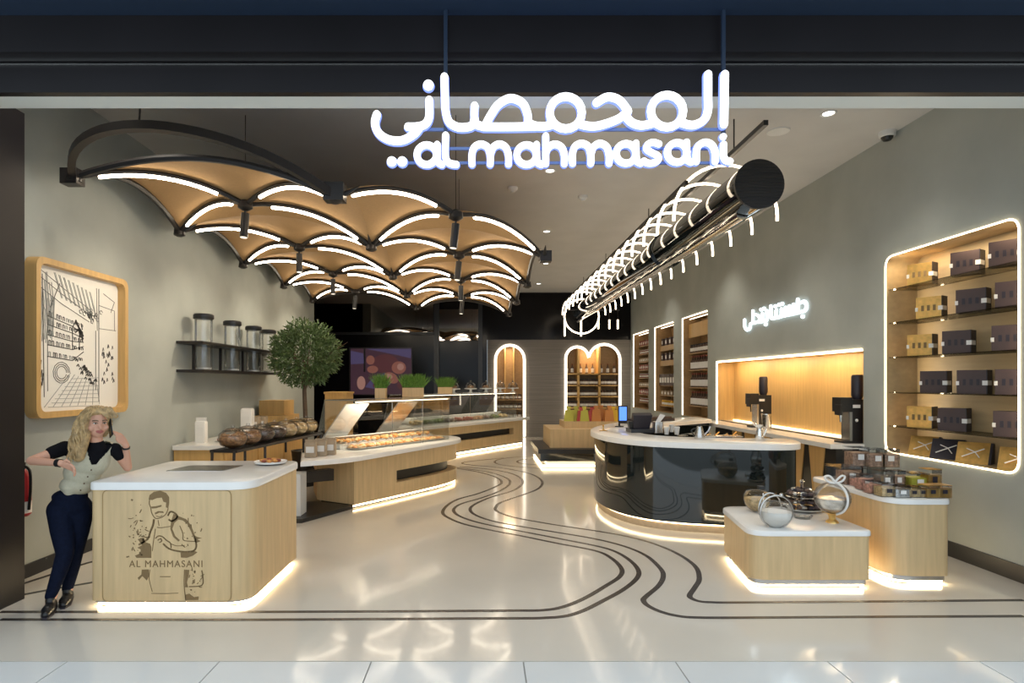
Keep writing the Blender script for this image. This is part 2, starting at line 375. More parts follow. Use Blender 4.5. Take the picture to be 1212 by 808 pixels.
struct(MB().box((-3.71, 4.128, 3.90), (4.46, 4.14, 3.912)).build('trim_4', 'steel', smooth=0), 'thin bright strip drawn as the highlight line between the two fascias')  # the highlight along the fascia joint, built as a pale strip

# ================================================================ LETTERING
def stroke(b, pts, Y, r, k=5, flat=1.0):
    P = [at(x, y, Y) for x, y in pts]
    P = cat(P, k) if len(P) > 2 else P
    b.tube(P, r, 10); b.ball(P[0], r, 10, 6); b.ball(P[-1], r, 10, 6)
def circ(cx, cy, r, n=20): return [(cx+r*math.cos(2*PI*k/n), cy+r*math.sin(2*PI*k/n)) for k in range(n)]
YS = 3.90
sg = thing('hanging_sign', 'large glowing white shop sign in Arabic and Latin letters hung from the fascia', 'sign', (at(650, 150, YS)))
def letter(strokes, loops=(), dots=(), r=.0252):
    b = MB()
    for st in strokes: stroke(b, st, YS, r)
    for cx, cy, rr in loops: b.tube([at(x, y, YS) for x, y in circ(cx, cy, rr)], r, 10, closed=True)
    for cx, cy, rr in dots: b.ball(at(cx, cy, YS), (rr/FPX*YS, r*.9, rr/FPX*YS), 14, 10)
    lo = b.build('letter', 'sign', sg, 60); h = MB(); k = 1.16
    for st in strokes:
        P = [at(x, y, YS)+Vector((0, .022, 0)) for x, y in st]; P = cat(P, 5) if len(P) > 2 else P; h.tube(P, r*k, 10); h.ball(P[0], r*k, 10, 6); h.ball(P[-1], r*k, 10, 6)
    for cx, cy, rr in loops: h.tube([at(x, y, YS)+Vector((0, .022, 0)) for x, y in circ(cx, cy, rr)], r*k, 10, closed=True)
    for cx, cy, rr in dots: h.ball(at(cx, cy, YS)+Vector((0, .022, 0)), (rr/FPX*YS*k, r*.9, rr/FPX*YS*k), 14, 10)
    h.build('halo_back', 'halo', lo, 60); return lo
letter([[(857.8, 88), (856.9, 147)]])
letter([[(838, 88), (838, 115), (837.8, 131), (833, 142), (820, 148), (806, 145)]])
letter([[(772, 146), (759, 148.3), (748, 145), (741, 138)]], [(789.5, 131.4, 19)])
letter([[(706, 121.5), (719, 114.7), (733, 118.5), (743.5, 131.5)], [(743.5, 131.5), (731, 141), (710, 148.3), (696, 149), (684, 146)]])
letter([[(655, 147), (645, 149.3), (634, 149)]], [(669.7, 133.2, 19)])
letter([[(634, 149), (626, 145), (624, 133.4), (618, 121.5), (604, 116.3), (590, 123.5), (581, 136), (575, 147)], [(634, 149.5), (605, 150), (572, 150)]])
letter([[(561.7, 125.4), (561.5, 139), (564, 147), (574, 150)], [(561.7, 140), (559, 148), (551, 150.5), (541, 150), (531.5, 144), (527.5, 131.4), (526.5, 112), (526, 91)]])
letter([[(508, 118.5), (508, 137), (503.5, 146.5), (494, 149.7), (483, 150)]], dots=[(507, 100.7, 6.2)])
letter([[(497, 150), (490, 158.5), (476, 166), (460, 165), (448, 157), (443.7, 146), (446, 135.5)]], dots=[(463.7, 191, 5.8), (476, 191, 5.8)])
rl = .0218
for cx, cy, sx in ((505, 183, 517.5), (623.3, 183, 635), (741, 181.5, 752.7), (801.5, 180.3, 812.6)):
    letter([[(sx, cy-12), (sx+.3, cy+4), (sx+1.5, cy+9), (sx+5.5, cy+11.5)]], [(cx, cy, 11.6)], r=rl)
letter([[(527.4, 160), (527, 180), (528, 188), (532, 193), (540, 194.6)]], r=rl)
for x0, yb in ((558.7, 193.8), (677.8, 193)):
    letter([[(x0, yb), (x0, yb-12), (x0+3, yb-20), (x0+10.8, yb-23.3), (x0+18.5, yb-19.5), (x0+21.5, yb-10), (x0+21.5, yb)], [(x0+21.5, yb-10), (x0+25, yb-19.5), (x0+32.5, yb-23.3), (x0+40, yb-19.5), (x0+43.2, yb-10), (x0+43.2, yb)]], r=rl)
letter([[(646, 161), (646, 193.5)], [(646, 181), (649.5, 174), (656.8, 170.6), (664.5, 174), (668, 183), (668, 193.5)]], r=rl)
letter([[(780, 170.3), (772.7, 168.4), (766.5, 171), (765.5, 176.5), (771, 180.3), (778, 184), (779.5, 188.5), (774.7, 192.3), (767, 193), (762, 190.5)]], r=rl*.95)
letter([[(824.3, 191), (824.3, 180), (827, 172), (835, 168.3), (843, 172), (846.5, 181), (846.5, 191)]], r=rl)
letter([[(856.4, 171), (856.4, 184), (859, 189.5), (864, 191)]], dots=[(856, 161.8, 4)], r=rl)
yb_ = YS+.045
for y in (153.5, 176, 193):
    p, q = at(470 if y > 190 else 505, y, yb_), at(858, y, yb_); MB().box((p.x, yb_-.008, p.z-.009), (q.x, yb_+.008, p.z+.009)).build('backing_bar', 'blueb', sg, 0)
for x in (527.5, 856):
    p = at(x, 150, yb_); MB().box((p.x-.012, yb_-.01, at(x, 193, yb_).z), (p.x+.012, yb_+.01, 4.16)).build('hanger_rod', 'navy', sg, 0)
# second, small sign on the right wall
ws = thing('wall_sign', 'small glowing white Arabic lettering on the right plaster wall', 'sign', rw(918, 372))
def zz(x, y): return rw(865+x/11.54, 345+y/11.54, 4.675)
def wstroke(sts, dots=()):
    b = MB()
    for s in sts:
        P = [zz(*p) for p in s]; P = cat(P, 4) if len(P) > 2 else P; b.tube(P, .024, 8); b.ball(P[0], .024, 8, 6); b.ball(P[-1], .024, 8, 6)
    for d in dots: b.ball(zz(*d), .03, 8, 6)
    b.build('letter', 'signw', ws, 60)
wstroke([[(955, 150), (1005, 135), (1032, 190), (1015, 255), (940, 282)]], [(980, 340)])
wstroke([[(913, 105), (910, 285)]])
wstroke([[(930, 284), (850, 304), (700, 335)], [(855, 175), (852, 300)], [(800, 195), (800, 310)], [(748, 215), (748, 320)]])
wstroke([[(690, 235), (690, 330)]], [(660, 178), (700, 168)])
wstroke([[(620, 250), (620, 352), (700, 335)]], [(608, 198)])
wstroke([[(545, 195), (548, 350), (580, 365), (625, 352)]])
wstroke([[(490, 260), (490, 385), (440, 402)]], [(476, 448)])
wstroke([[(430, 295), (430, 402), (380, 415)]], [(412, 245), (452, 232)])
wstroke([[(338, 312), (380, 335), (398, 388), (360, 415), (305, 428)]])
wstroke([[(300, 262), (300, 428)]])
wstroke([[(300, 428), (265, 445), (258, 500), (220, 525), (188, 475), (187, 385)]])

# ================================================================ UMBRELLA CANOPY
HY = [5.5, 7.5, 9.6, 11.7, 13.8]
def node(c, r):
    dy = HY[r]-5.5; return Vector(((-3.70, -1.34, .80)[c]-(.022, .021, .026)[c]*dy, HY[r], (3.60, 3.42, 3.29)[c]))
def hub(c, r):
    p = (node(c, r)+node(c+1, r)+node(c, r+1)+node(c+1, r+1))/4; p.z = (3.64, 3.53)[c]; return p
cn = thing('umbrella_canopy', 'tan vaulted canopy of umbrella modules with glowing ribs under the ceiling', 'canopy', (-1.4, 9.6, 3.4))
def arc(a, b, h, n=12):
    return [a.lerp(b, t/n)+Vector((0, 0, 4*h*(t/n)*(1-t/n))) for t in range(n+1)]
EB, RB = .26, .17
def panel(a, b, c):
    n = 10; mb = MB(); idx = {}; vs = []
    for i in range(n+1):
        for j in range(n+1-i):
            u, v = i/n, j/n; w_ = 1-u-v; p = a*u+b*v+c*w_; p.z += 4*(u*v*EB+v*w_*RB+u*w_*RB)+.03; idx[i, j] = len(vs); vs.append(p)
    fs = []
    for i in range(n):
        for j in range(n-i):
            fs.append((idx[i, j], idx[i+1, j], idx[i, j+1]))
            if i+j < n-1: fs.append((idx[i+1, j], idx[i+1, j+1], idx[i, j+1]))
    mb.add(vs, fs); return mb.build('fabric_panel', 'fabric', cn, 60, fix=False)
def rib(a, b, lit=True):
    P = arc(a, b, RB, 16)
    r_ = MB().tube(P, .026, 6).build('rib', 'blackm', cn, 40)
    if lit:
        Q = [p-Vector((0, 0, .034)) for p in P[2:14]]; MB().tube(Q, .0185, 8).build('led_strip', 'led', r_, 60)
    return r_
def edge(a, b): return MB().tube(arc(a, b, EB, 16), .032, 6).build('edge_arch', 'blackm', cn, 40)
for c in range(2):
    for r in range(4):
        h = hub(c, r); fl_, fr, bl, br = node(c, r), node(c+1, r), node(c, r+1), node(c+1, r+1)
        cut = (c == 1 and r == 0)
        tri = [(fl_, bl), (bl, br)] if cut else [(fl_, fr), (fl_, bl), (bl, br), (fr, br)]
        for a, b_ in tri: panel(a, b_, h)
        for p in ([fl_, bl, br] if cut else [fl_, fr, bl, br]): rib(p, h)
        hb = MB().lathe([(.03, .06), (.075, .03), (.08, -.03), (.03, -.06)], h, 10).cyl(h, h+Vector((0, 0, CEIL-h.z)), .004, n=6).build('hub', 'blackm', cn, 40)
        tilt = Vector((.03*random.uniform(-1, 1), .03*random.uniform(-1, 1), -.26))
        s0 = h+Vector((0, 0, -.09)); sp = MB().cyl(s0, s0+tilt, .043, n=12).cyl(h, s0, .012, n=6).build('spotlight', 'black', cn, 40)
        MB().cyl(s0+tilt*1.0, s0+tilt*1.012, .036, n=12).build('lens', 'spot', sp, 0)
        lamp('spot_lamp', 'SPOT', s0+tilt*1.06, K_SPOT*(2.2 if c == 0 else 1), (1, .86, .66), sp, s0+(Vector((-1.5, 0, -1.9)) if c == 0 else tilt*8+Vector((.3, 0, 0))), spot_size=1.9, spot_blend=.7, shadow_soft_size=.05)
for r in range(4): edge(node(0, r), node(0, r+1))
for r in range(1, 4): edge(node(2, r), node(2, r+1))
edge(node(0, 0), node(1, 0)); edge(node(0, 4), node(1, 4)); edge(node(1, 4), node(2, 4))
for c in range(3):
    for r in range(5):
        if c == 2 and r == 0: continue
        p = node(c, r); b = MB().lathe([(.03, .06), (.06, .04), (.07, -.04), (.03, -.06)], p, 10)
        for dx, dy in ((.22, 0), (-.22, 0), (0, .2), (0, -.2)):
            if (c == 0 and dx < 0) or (c == 2 and dx > 0) or (r == 0 and dy < 0) or (r == 4 and dy > 0): continue
            b.tube([p, p+Vector((dx*.5, dy*.5, .04)), p+Vector((dx, dy, .10))], [.03, .022, .004], 6)
        b.build('joint', 'blackm', cn, 40)
# the large arch leaning forward at the front edge
a, b_ = node(0, 0), node(1, 0); ap = Vector((-2.72, 4.64, 3.85))
P = []
for k in range(25):
    t = k/24; P.append(a*(1-t)**3+(a*.2+ap*.8+Vector((-.42, -.17, .10)))*3*t*(1-t)**2+(b_*.2+ap*.8+Vector((.42, -.17, .10)))*3*t*t*(1-t)+b_*t**3)
MB().tube(P, .042, 4, flat=1.25).build('front_arch', 'blackm', cn, 40)
MB().cyl(P[11], Vector((P[11].x, P[11].y+.1, CEIL)), .008, n=6).build('hanger_rod', 'blackm', cn, 0)
MB().box(tuple(a+Vector((-.09, -.06, -.07))), tuple(a+Vector((.06, .06, .07)))).build('corner_block', 'blackm', cn, 0)
p = node(1, 0); MB().box(tuple(p+Vector((-.09, -.07, -.04))), tuple(p+Vector((.09, .07, .12)))).build('corner_block', 'blackm', cn, 0)
p = node(2, 1); MB().box(tuple(p+Vector((-.05, -.07, -.06))), tuple(p+Vector((.09, .07, .07)))).build('corner_block', 'blackm', cn, 0)

# ================================================================ HOOP CHANDELIER
AX, AZ = 2.72, 3.70
hc = thing('hoop_chandelier', 'long black tube ringed by glowing half hoops along the ceiling', 'chandelier', (AX, 11, AZ))
MB().cyl((AX, 6.0, AZ), (AX, 9.0, AZ), .235, n=32).cyl((AX, 9.0, AZ), (AX, 9.16, AZ), .262, n=32).cyl((AX, 9.16, AZ), (AX, 16.9, AZ), .22, n=32).build('tube', 'blackg', hc, 40)
gr = MB().cyl((AX, 5.985, AZ), (AX, 6.02, AZ), .245, n=40)
gr.build('end_cap', 'black', hc, 40)
for k in range(-7, 8):
    zz_ = k*.03; hw = math.sqrt(max(.001, .235**2-zz_**2))
    MB().box((AX-hw, 5.978, AZ+zz_-.006), (AX+hw, 5.986, AZ+zz_+.006)).build('louvre', 'blackm', hc, 0)
MB().cyl((AX-.10, 6.15, AZ-.25), (AX-.10, 16.8, AZ-.25), .06, n=16).build('duct', 'chrome', hc, 40)
MB().box((AX-.022, 5.85, 4.22), (AX+.022, 16.9, 4.27)).build('spine_beam', 'black', hc, 0)
for y in (6.6, 10, 13.5, 16.5): MB().cyl((AX, y, 4.27), (AX, y, CEIL), .008, n=6).build('hanger_rod', 'blackm', hc, 0)
MB().box((AX-.50, 6.7, 3.93), (AX-.46, 16.9, 3.97)).build('side_rail', 'blackm', hc, 0)
for k in range(16):
    y = 6.83+.64*k
    P = [Vector((AX-.58, y, 3.56)), Vector((AX-.58, y, 3.60))]+[Vector((AX+.58*math.cos(PI-PI*t/20), y, 3.62+.565*math.sin(PI*t/20))) for t in range(21)]+[Vector((AX+.58, y, 3.60)), Vector((AX+.58, y, 3.56))]
    h = MB().tube(P, .017, 8).build('hoop', 'ledh', hc, 60)
    MB().tube([p+Vector((0, .026, .006)) for p in P[1:-1]], .018, 4).build('hoop_channel', 'blackm', h, 0)
P = [Vector((AX+.02+.48*math.cos(2*PI*t/32), 16.95, AZ-.12+.48*math.sin(2*PI*t/32))) for t in range(32)]
MB().tube(P, .022, 8, closed=True).build('end_ring', 'ledh', hc, 60)
for dx in (-.5, -.05, .42, .72, .95):
    MB().cyl((AX+dx, 16.6, 3.0+.2*(dx > 0)), (AX+dx, 16.6, 3.45), .022, n=8).build('drop_light', 'ledh', hc, 60)
for dx in (.42, .72, .95): MB().cyl((AX+dx, 16.6, 3.45), (AX+dx, 16.6, 3.72), .006, n=6).build('drop_wire', 'blackm', hc, 0)
MB().box((AX-.5, 16.58, 3.70), (AX+1.0, 16.62, 3.74)).build('drop_bar', 'blackm', hc, 0)

# ================================================================ CEILING FITTINGS
def downlight(x, y, label, power=K_DOWN):
    t = thing('downlight', label, 'downlight', (x, y, CEIL), 'recessed downlights in the ceiling')
    MB().lathe([(.06, -.004), (.075, -.012), (.08, -.006), (.08, .0)], (x, y, CEIL), 16).build('trim_ring', 'white', t, 40)
    MB().lathe([(.055, -.006), (.055, -.004)], (x, y, CEIL), 16).build('lens', 'down', t, 0)
    lamp('down_lamp', 'SPOT', (x, y, CEIL-.03), power, (1, .92, .80), t, (x, y, 0), spot_size=1.8, spot_blend=.8, shadow_soft_size=.06)
for x, y, l in ((3.66, 6.45, 'round recessed downlight nearest the right wall and the fascia'), (3.55, 8.6, 'round recessed downlight beside the black hoop chandelier'),
                (.95, 5.0, 'recessed ceiling downlight hidden behind the large white sign'), (.9, 8.2, 'recessed ceiling downlight between canopy and hoop chandelier, near the sign'),
                (1.2, 11.5, 'recessed ceiling downlight between canopy and hoop chandelier, halfway back'), (1.5, 14.6, 'recessed ceiling downlight near the back of the shop'),
                (-3.2, 5.0, 'recessed ceiling downlight above the front left corner'), (3.9, 11.5, 'recessed ceiling downlight over the coffee niche'),
                (3.9, 15.2, 'recessed ceiling downlight over the three slot niches'), (1.6, 17.6, 'recessed ceiling downlight before the grey back wall')):
    downlight(x, y, l)
p = at(921, 155, FPX*(CEIL-CH)/(VY-155))
tag(MB().lathe([(.10, -.005), (.12, -.012), (.125, 0)], (p.x, p.y, CEIL), 20).build('ceiling_speaker', 'white'), 'flat round white ceiling speaker right of the sign', 'speaker')
p = at(1050, 156, FPX*(CEIL-CH)/(VY-156)); t = thing('dome_camera', 'white dome security camera on the ceiling at the right', 'camera', (p.x, p.y, CEIL))
MB().lathe([(.075, -.06), (.085, -.05), (.09, 0)], (p.x, p.y, CEIL), 18).build('housing', 'white', t)
MB().lathe([(0, -.11), (.04, -.10), (.06, -.075), (.065, -.055)], (p.x, p.y, CEIL), 18).build('dome', 'lens', t)
for px, py, l in ((690, 232, 'small white emergency light on the ceiling before the hoop chandelier'), (607, 222, 'small white smoke detector on the ceiling beside the canopy')):
    p = at(px, py, FPX*(CEIL-CH)/(VY-py)); t = thing('ceiling_detector', l, 'detector', (p.x, p.y, CEIL))
    MB().lathe([(.05, -.05), (.07, -.03), (.075, 0)], (p.x, p.y, CEIL), 14).build('base', 'white', t); MB().lathe([(0, -.075), (.03, -.07), (.035, -.05)], (p.x, p.y, CEIL), 12).build('sensor', 'white', t)
# ================================================================ COUNTERS
def led_ring(poly, z, parent, part=None, r=.012, closed=True, mt='ledf'):
    P = [Vector((x, y, z)) for x, y in poly]; return MB().tube(P, r, 6, closed=closed).build('led_tape', mt, parent, 0)
def wood_island(name, label, cat_, poly, h, zb, slab_t, over=.012, bodym='oak', plinth=.06):
    c = Vector(poly[0]); x = sum(p[0] for p in poly)/len(poly); y = sum(p[1] for p in poly)/len(poly)
    t = thing(name, label, cat_, (x, y, 0))
    MB().prism(poly, zb, h-slab_t).build('body', bodym, t, 30)
    MB().prism(inset(ccw(poly), -over), h-slab_t, h, .014).build('top', 'solid', t, 30)
    MB().prism(inset(ccw(poly), .022), .04, zb).build('plinth', 'steel', t, 30); MB().prism(inset(ccw(poly), .07), 0, .04).build('foot', 'blackm', t, 30)
    led_ring(inset(ccw(poly), .045), .027, t, r=.009, mt='ledi')
    return t
# reception island, front left
IF, IL, IR, IB, IH = 4.70, -3.04, -1.80, 5.95, .98
rc = wood_island('reception_counter', 'pale oak reception island with white top and engraved portrait logo', 'counter',
                 rpoly([(IL, IF), (IR, IF), (IR, IB), (IL, IB)], [.05, .2, .12, .1]), IH, .06, .062)
def eng(px, py): return Vector(((px-VX)/FPX*IF, IF, CH-(py-VY)/FPX*IF))
yo = Vector((0, -.0025, 0))
def engpoly(pts, b): b.plate([eng(*p) for p in pts], yo)
def engline(pts, wd, b, k=3, closed=False):
    P = [eng(*p) for p in pts]; P = cat(P, k, closed) if len(P) > 2 else P
    if closed: P.append(P[0])
    for i in range(len(P)-1):
        d = P[i+1]-P[i]
        if d.length < 1e-6: continue
        n = Vector((-d.z, 0, d.x)).normalized()*wd/2; e = d.normalized()*wd*.2
        b.plate([P[i]-n-e, P[i+1]-n+e, P[i+1]+n+e, P[i]+n-e], yo)
b = MB(); q = rpoly([(121.5, 580), (273.5, 580), (273.5, 711.5), (121.5, 711.5)], 7)
for i in range(len(q)): engline([q[i-1], q[i]], .006, b)
b.build('panel_outline', 'burnl', rc, 0)
Z = lambda x, y: (120+x/5.387, 570+y/5.387)
pt = MB()
D = lambda pts: engpoly([Z(*p) for p in pts], pt)
S = lambda pts, wd=.006: engline([Z(*p) for p in pts], wd, pt)
D([(302, 112), (308, 84), (335, 64), (375, 57), (412, 70), (432, 98), (432, 135), (426, 168), (412, 162), (414, 132), (396, 126), (386, 100), (352, 104), (325, 116)])
D([(318, 158), (345, 156), (384, 147), (382, 158), (350, 168), (322, 170)]); D([(340, 198), (362, 186), (394, 188), (398, 198), (370, 196), (346, 208)])
S([(308, 115), (306, 140), (315, 165), (322, 200), (345, 232), (380, 228), (412, 205), (426, 170)]); S([(350, 218), (372, 222), (388, 214)], .005)
S([(425, 215), (440, 190), (470, 200), (485, 225), (452, 250), (430, 240)], .012); S([(335, 240), (330, 275), (312, 320), (295, 365), (240, 400)], .014)
D([(460, 205), (500, 222), (540, 238), (570, 275), (592, 330), (606, 372), (596, 376), (574, 320), (548, 268), (520, 246), (490, 240), (465, 262), (452, 300), (470, 345), (500, 372), (492, 380), (458, 350), (440, 300), (446, 250)])
S([(600, 372), (606, 410), (590, 438), (540, 446), (480, 440), (430, 425), (395, 395)], .012); S([(500, 280), (520, 330), (522, 370), (560, 378), (604, 380)], .006)
S([(345, 360), (365, 345), (390, 350), (415, 372), (440, 390), (445, 420)], .008); S([(360, 372), (378, 362), (385, 378), (370, 386)], .007); S([(445, 395), (480, 408), (530, 405)], .005)
S([(355, 290), (385, 292), (440, 284)], .005); S([(362, 245), (368, 280)], .005); S([(345, 300), (332, 380), (325, 440)], .005)
D([(232, 365), (270, 355), (282, 385), (310, 395), (318, 415), (318, 484), (225, 484), (215, 470), (250, 455), (252, 430), (230, 420), (262, 402)])
D([(505, 450), (560, 452), (590, 440), (612, 448), (585, 470), (545, 484), (508, 482)]); D([(590, 340), (612, 352), (640, 358), (612, 366), (632, 378), (604, 390)])
D([(258, 560), (302, 558), (304, 600), (290, 628), (262, 600), (240, 625), (232, 612), (256, 590)])
D([(535, 560), (560, 562), (556, 600), (545, 640), (552, 672), (534, 672)]); D([(535, 720), (560, 712), (590, 735), (620, 730), (618, 752), (536, 754)])
S([(310, 560), (305, 620), (325, 700)], .004); S([(375, 604), (440, 604)], .005); S([(320, 711), (410, 712), (490, 709)], .004); S([(640, 565), (648, 610), (640, 660), (560, 668)], .008); S([(530, 560), (528, 660), (538, 752)], .006)
rnd = random.Random(5)
for k in range(95):
    if k < 50: x, y = rnd.gauss(235, 38), rnd.gauss(330, 85)
    elif k < 72: x, y = rnd.gauss(600, 22), rnd.gauss(620, 45)
    else: x, y = rnd.gauss(560, 45), rnd.gauss(240+rnd.random()*150, 40)
    if not (160 < x < 650 and 60 < y < 750) or (300 < x < 520) or 488 < y < 552: continue
    r = rnd.uniform(2, 7); an = rnd.random()*PI
    if rnd.random() < .55: D([(x+r*math.cos(an+j*1.26)*rnd.uniform(.6, 1.2), y+r*math.sin(an+j*1.26)*rnd.uniform(.6, 1.2)) for j in range(5)])
    else: S([(x-r*2.2*math.cos(an), y-r*2.2*math.sin(an)), (x, y+2), (x+r*2.2*math.cos(an), y+r*2.2*math.sin(an))], .005)
stuff(pt.build('engraved_portrait', 'burn', rc, 0))
def text_obj(txt, size, fn, name, m, parent, spacing=1.0, wide=1.0, thick=.0025):
    cu = bpy.data.curves.new('t', 'FONT'); cu.body = txt; cu.size = size; cu.space_character = spacing; cu.align_x = 'CENTER'; cu.extrude = .5
    ob = bpy.data.objects.new('t', cu); COL.objects.link(ob); dg = bpy.context.evaluated_depsgraph_get(); me = bpy.data.meshes.new_from_object(ob.evaluated_get(dg))
    b = MB().add([fn(v.co.x*wide, v.co.y, (v.co.z+.5)*thick) for v in me.vertices], [tuple(p.vertices) for p in me.polygons])
    bpy.data.objects.remove(ob); bpy.data.curves.remove(cu); bpy.data.meshes.remove(me)
    return b.build(name, m, parent, 0, fix=False)
c0 = eng(*Z(413, 543)); tx = text_obj('AL MAHMASANI', .074, lambda u, v, w_: c0+Vector((u, -w_, v)), 'engraved_letter', 'burn', rc, 1.18, .94)
islands(tx, 'engraved_letter')
tag(MB().prism(rpoly([(-2.75, 5.25), (-2.25, 5.25), (-2.2, 5.6), (-2.7, 5.6)], .03), IH, IH+.004).build('counter_mat', 'steel'), 'flat grey tray lying on the white reception island top', 'tray')
b = thing('sample_dish', 'shallow white dish of sweets on the right end of the reception island', 'dish', (-2.0, 5.72, IH))
MB().lathe([(.06, 0), (.14, .012), (.15, .03), (.13, .02), (0, .012)], (-2.0, 5.72, IH), 20).build('plate', 'white', b)
for k in range(9): MB().ball((-2.0+.07*math.cos(k*.7), 5.72+.07*math.sin(k*.7), IH+.035), (.03, .022, .016), 8, 5).build('sweet', 'pastry' if k % 3 else 'redn', b)

# right front: low gift table and the taller one beside it
LT = rpoly([(2.25, 5.12), (3.27, 5.12), (3.27, 6.12), (2.40, 6.12)], [.16, .06, .06, .12])
wood_island('low_display_table', 'low pale oak display plinth with white top holding glass gift bowls', 'display table', LT, .50, .085, .045)
TT = rpoly([(3.50, 5.22), (4.02, 5.22), (4.02, 6.5), (3.50, 6.5)], [.2, .08, .06, .1])
wood_island('tall_display_table', 'taller pale oak display plinth with white top crowded with clear gift boxes', 'display table', TT, .745, .085, .045)

# black gloss coffee bar
outer = [(3.74, 7.52), (3.71, 7.15), (3.58, 6.9), (3.36, 6.81), (3.1, 6.83), (2.67, 6.94), (2.25, 7.06), (1.9, 7.28), (1.65, 7.66), (1.53, 8.2), (1.55, 8.8), (1.75, 9.5), (2.3, 10.5), (3.1, 11.35), (4.28, 12.2)]
inner = [(4.28, 11.4), (3.5, 10.75), (2.75, 9.95), (2.3, 9.1), (2.16, 8.45), (2.28, 7.95), (2.72, 7.66), (3.2, 7.56)]
so = [(v.x, v.y) for v in cat([Vector((*p, 0)) for p in outer], 5)]; si = [(v.x, v.y) for v in cat([Vector((*p, 0)) for p in inner], 5)]
ring = so+si
cb = thing('coffee_bar', 'curved black gloss coffee bar with thick white top and lit base', 'bar counter', (2.4, 8.0, 0))
MB().prism(ring, .985, 1.055, .015).build('top', 'solid', cb, 30)
MB().prism(inset(ccw(ring), .045), .11, .985).build('body', 'blackg', cb, 40)
MB().prism(inset(ccw(ring), .10), 0, .11).build('plinth', 'kraft', cb, 40)
pi_ = inset(ccw(ring), .09)
led_ring(pi_, .098, cb, r=.010)
MB().prism([(2.75, 7.70), (3.62, 7.60), (3.62, 8.1), (2.62, 8.1)], .93, .985).build('worktop', 'steel', cb, 0)

# counter and niche of the coffee station
cs = thing('coffee_station', 'honey oak coffee niche with white counter and glowing edge in the right wall', 'coffee station', (4.6, 9.8, 0))
x1 = XR+.34
MB().box((x1, CF[0]-.02, CF[1]-.02), (x1+.02, CF[2]+.02, CF[3]+.02)).build('back_panel', 'honey', cs, 0)
MB().box((XR+.006, CF[0]+.004, CF[1]), (x1, CF[0]+.014, CF[3]-.004)).build('side_panel', 'honey', cs, 0)
MB().box((XR+.006, CF[2]-.014, CF[1]), (x1, CF[2]-.004, CF[3]-.004)).build('side_panel', 'honey', cs, 0)
MB().box((XR+.006, CF[0]+.004, CF[3]-.014), (x1, CF[2]-.004, CF[3]-.004)).build('top_panel', 'honey', cs, 0)
MB().box((4.28, CF[0]-.02, .925), (x1, CF[2]-.02, .985)).build('counter', 'solid', cs, 0)
MB().box((4.36, CF[0], .1), (XR-.004, CF[2]-.8, .925)).build('cabinet', 'black', cs, 0)
for y in [7.93+.5*k for k in range(6)]:
    MB().plate([(4.356, y-.19, .925), (4.356, y+.19, .925), (4.356, y+.09, .28), (4.356, y-.09, .28)], (-.014, 0, 0)).build('tapered_panel', 'honey', cs, 0)
def edge_led(y0, z0, y1, z1, par, m, r=.014, skip=False, rad=.03):
    pl = rrect(y0, z0, y1, z1, rad); P = [Vector((XR-.006, a_, c_)) for a_, c_ in pl]
    return MB().tube(P, r, 6, closed=True).build('led_edge', m, par, 0)
P = [(CF[0]+.02, CF[3]), (CF[2], CF[3]), (CF[2], CF[1]+.01)]
MB().tube([Vector((XR-.008, a_, c_)) for a_, c_ in P], .018, 6).build('led_edge', 'ledn', cs, 0)
MB().tube([Vector((x1-.02, CF[0]+.02, .995)), Vector((x1-.02, CF[2]-.02, .995))], .008, 6).build('led_edge', 'ledn', cs, 0)

for yy in (8.6, 10.0, 11.4): lamp('niche_fill', 'AREA', (XR+.08, yy, CF[3]-.03), 9, (1, .78, .48), cs, (XR+.3, yy, 1.4), shape='RECTANGLE', size=1.2, size_y=.03)  # added area lights that brighten the coffee niche, beyond its glowing edge
# shelf niche with gift boxes
sn = thing('shelf_niche', 'lit oak shelf niche with glass shelves of gift boxes in the right wall', 'shelf niche', (XR+.2, 6.2, SH[1]))
x1 = XR+.36
MB().box((x1, SH[0]-.02, SH[1]-.02), (x1+.02, SH[2]+.02, SH[3]+.02)).build('back_panel', 'niche', sn, 0)
pl = inset(ccw(rrect(*SH, .13)), .006); n = len(pl)
b = MB(); b.add([(XR+.006, a_, c_) for a_, c_ in pl]+[(x1, a_, c_) for a_, c_ in pl]+[(XR+.006, a_, c_) for a_, c_ in inset(ccw(pl), -.003)]+[(x1, a_, c_) for a_, c_ in inset(ccw(pl), -.003)],
      [(k, (k+1) % n, (k+1) % n+n, k+n) for k in range(n)]+[(2*n+k, 3*n+k, 3*n+(k+1) % n, 2*n+(k+1) % n) for k in range(n)])
b.build('lining', 'niche', sn, 40)
edge_led(*SH, sn, 'ledn', .0085, rad=.13)
lamp('niche_fill', 'AREA', (XR+.09, (SH[0]+SH[2])/2, SH[3]-.03), 12, (1, .82, .56), sn, (XR+.25, (SH[0]+SH[2])/2, 0), shape='RECTANGLE', size=1.5, size_y=.03)  # added area lights, here and at both sides, to brighten the shelf niche
for yy in (SH[0]+.03, SH[2]-.03): lamp('niche_fill', 'AREA', (XR+.08, yy, 2.1), 4 if yy < 6 else 9, (1, .82, .56), sn, (XR+.3, 6.2, 2.1), shape='RECTANGLE', size=.03, size_y=2.0)
ZS = [2.826, 2.438, 2.04, 1.634, 1.246]
for z in ZS: MB().box((XR+.03, SH[0]+.005, z-.012), (x1-.002, SH[2]-.005, z)).build('glass_shelf', 'glassd', sn, 0)
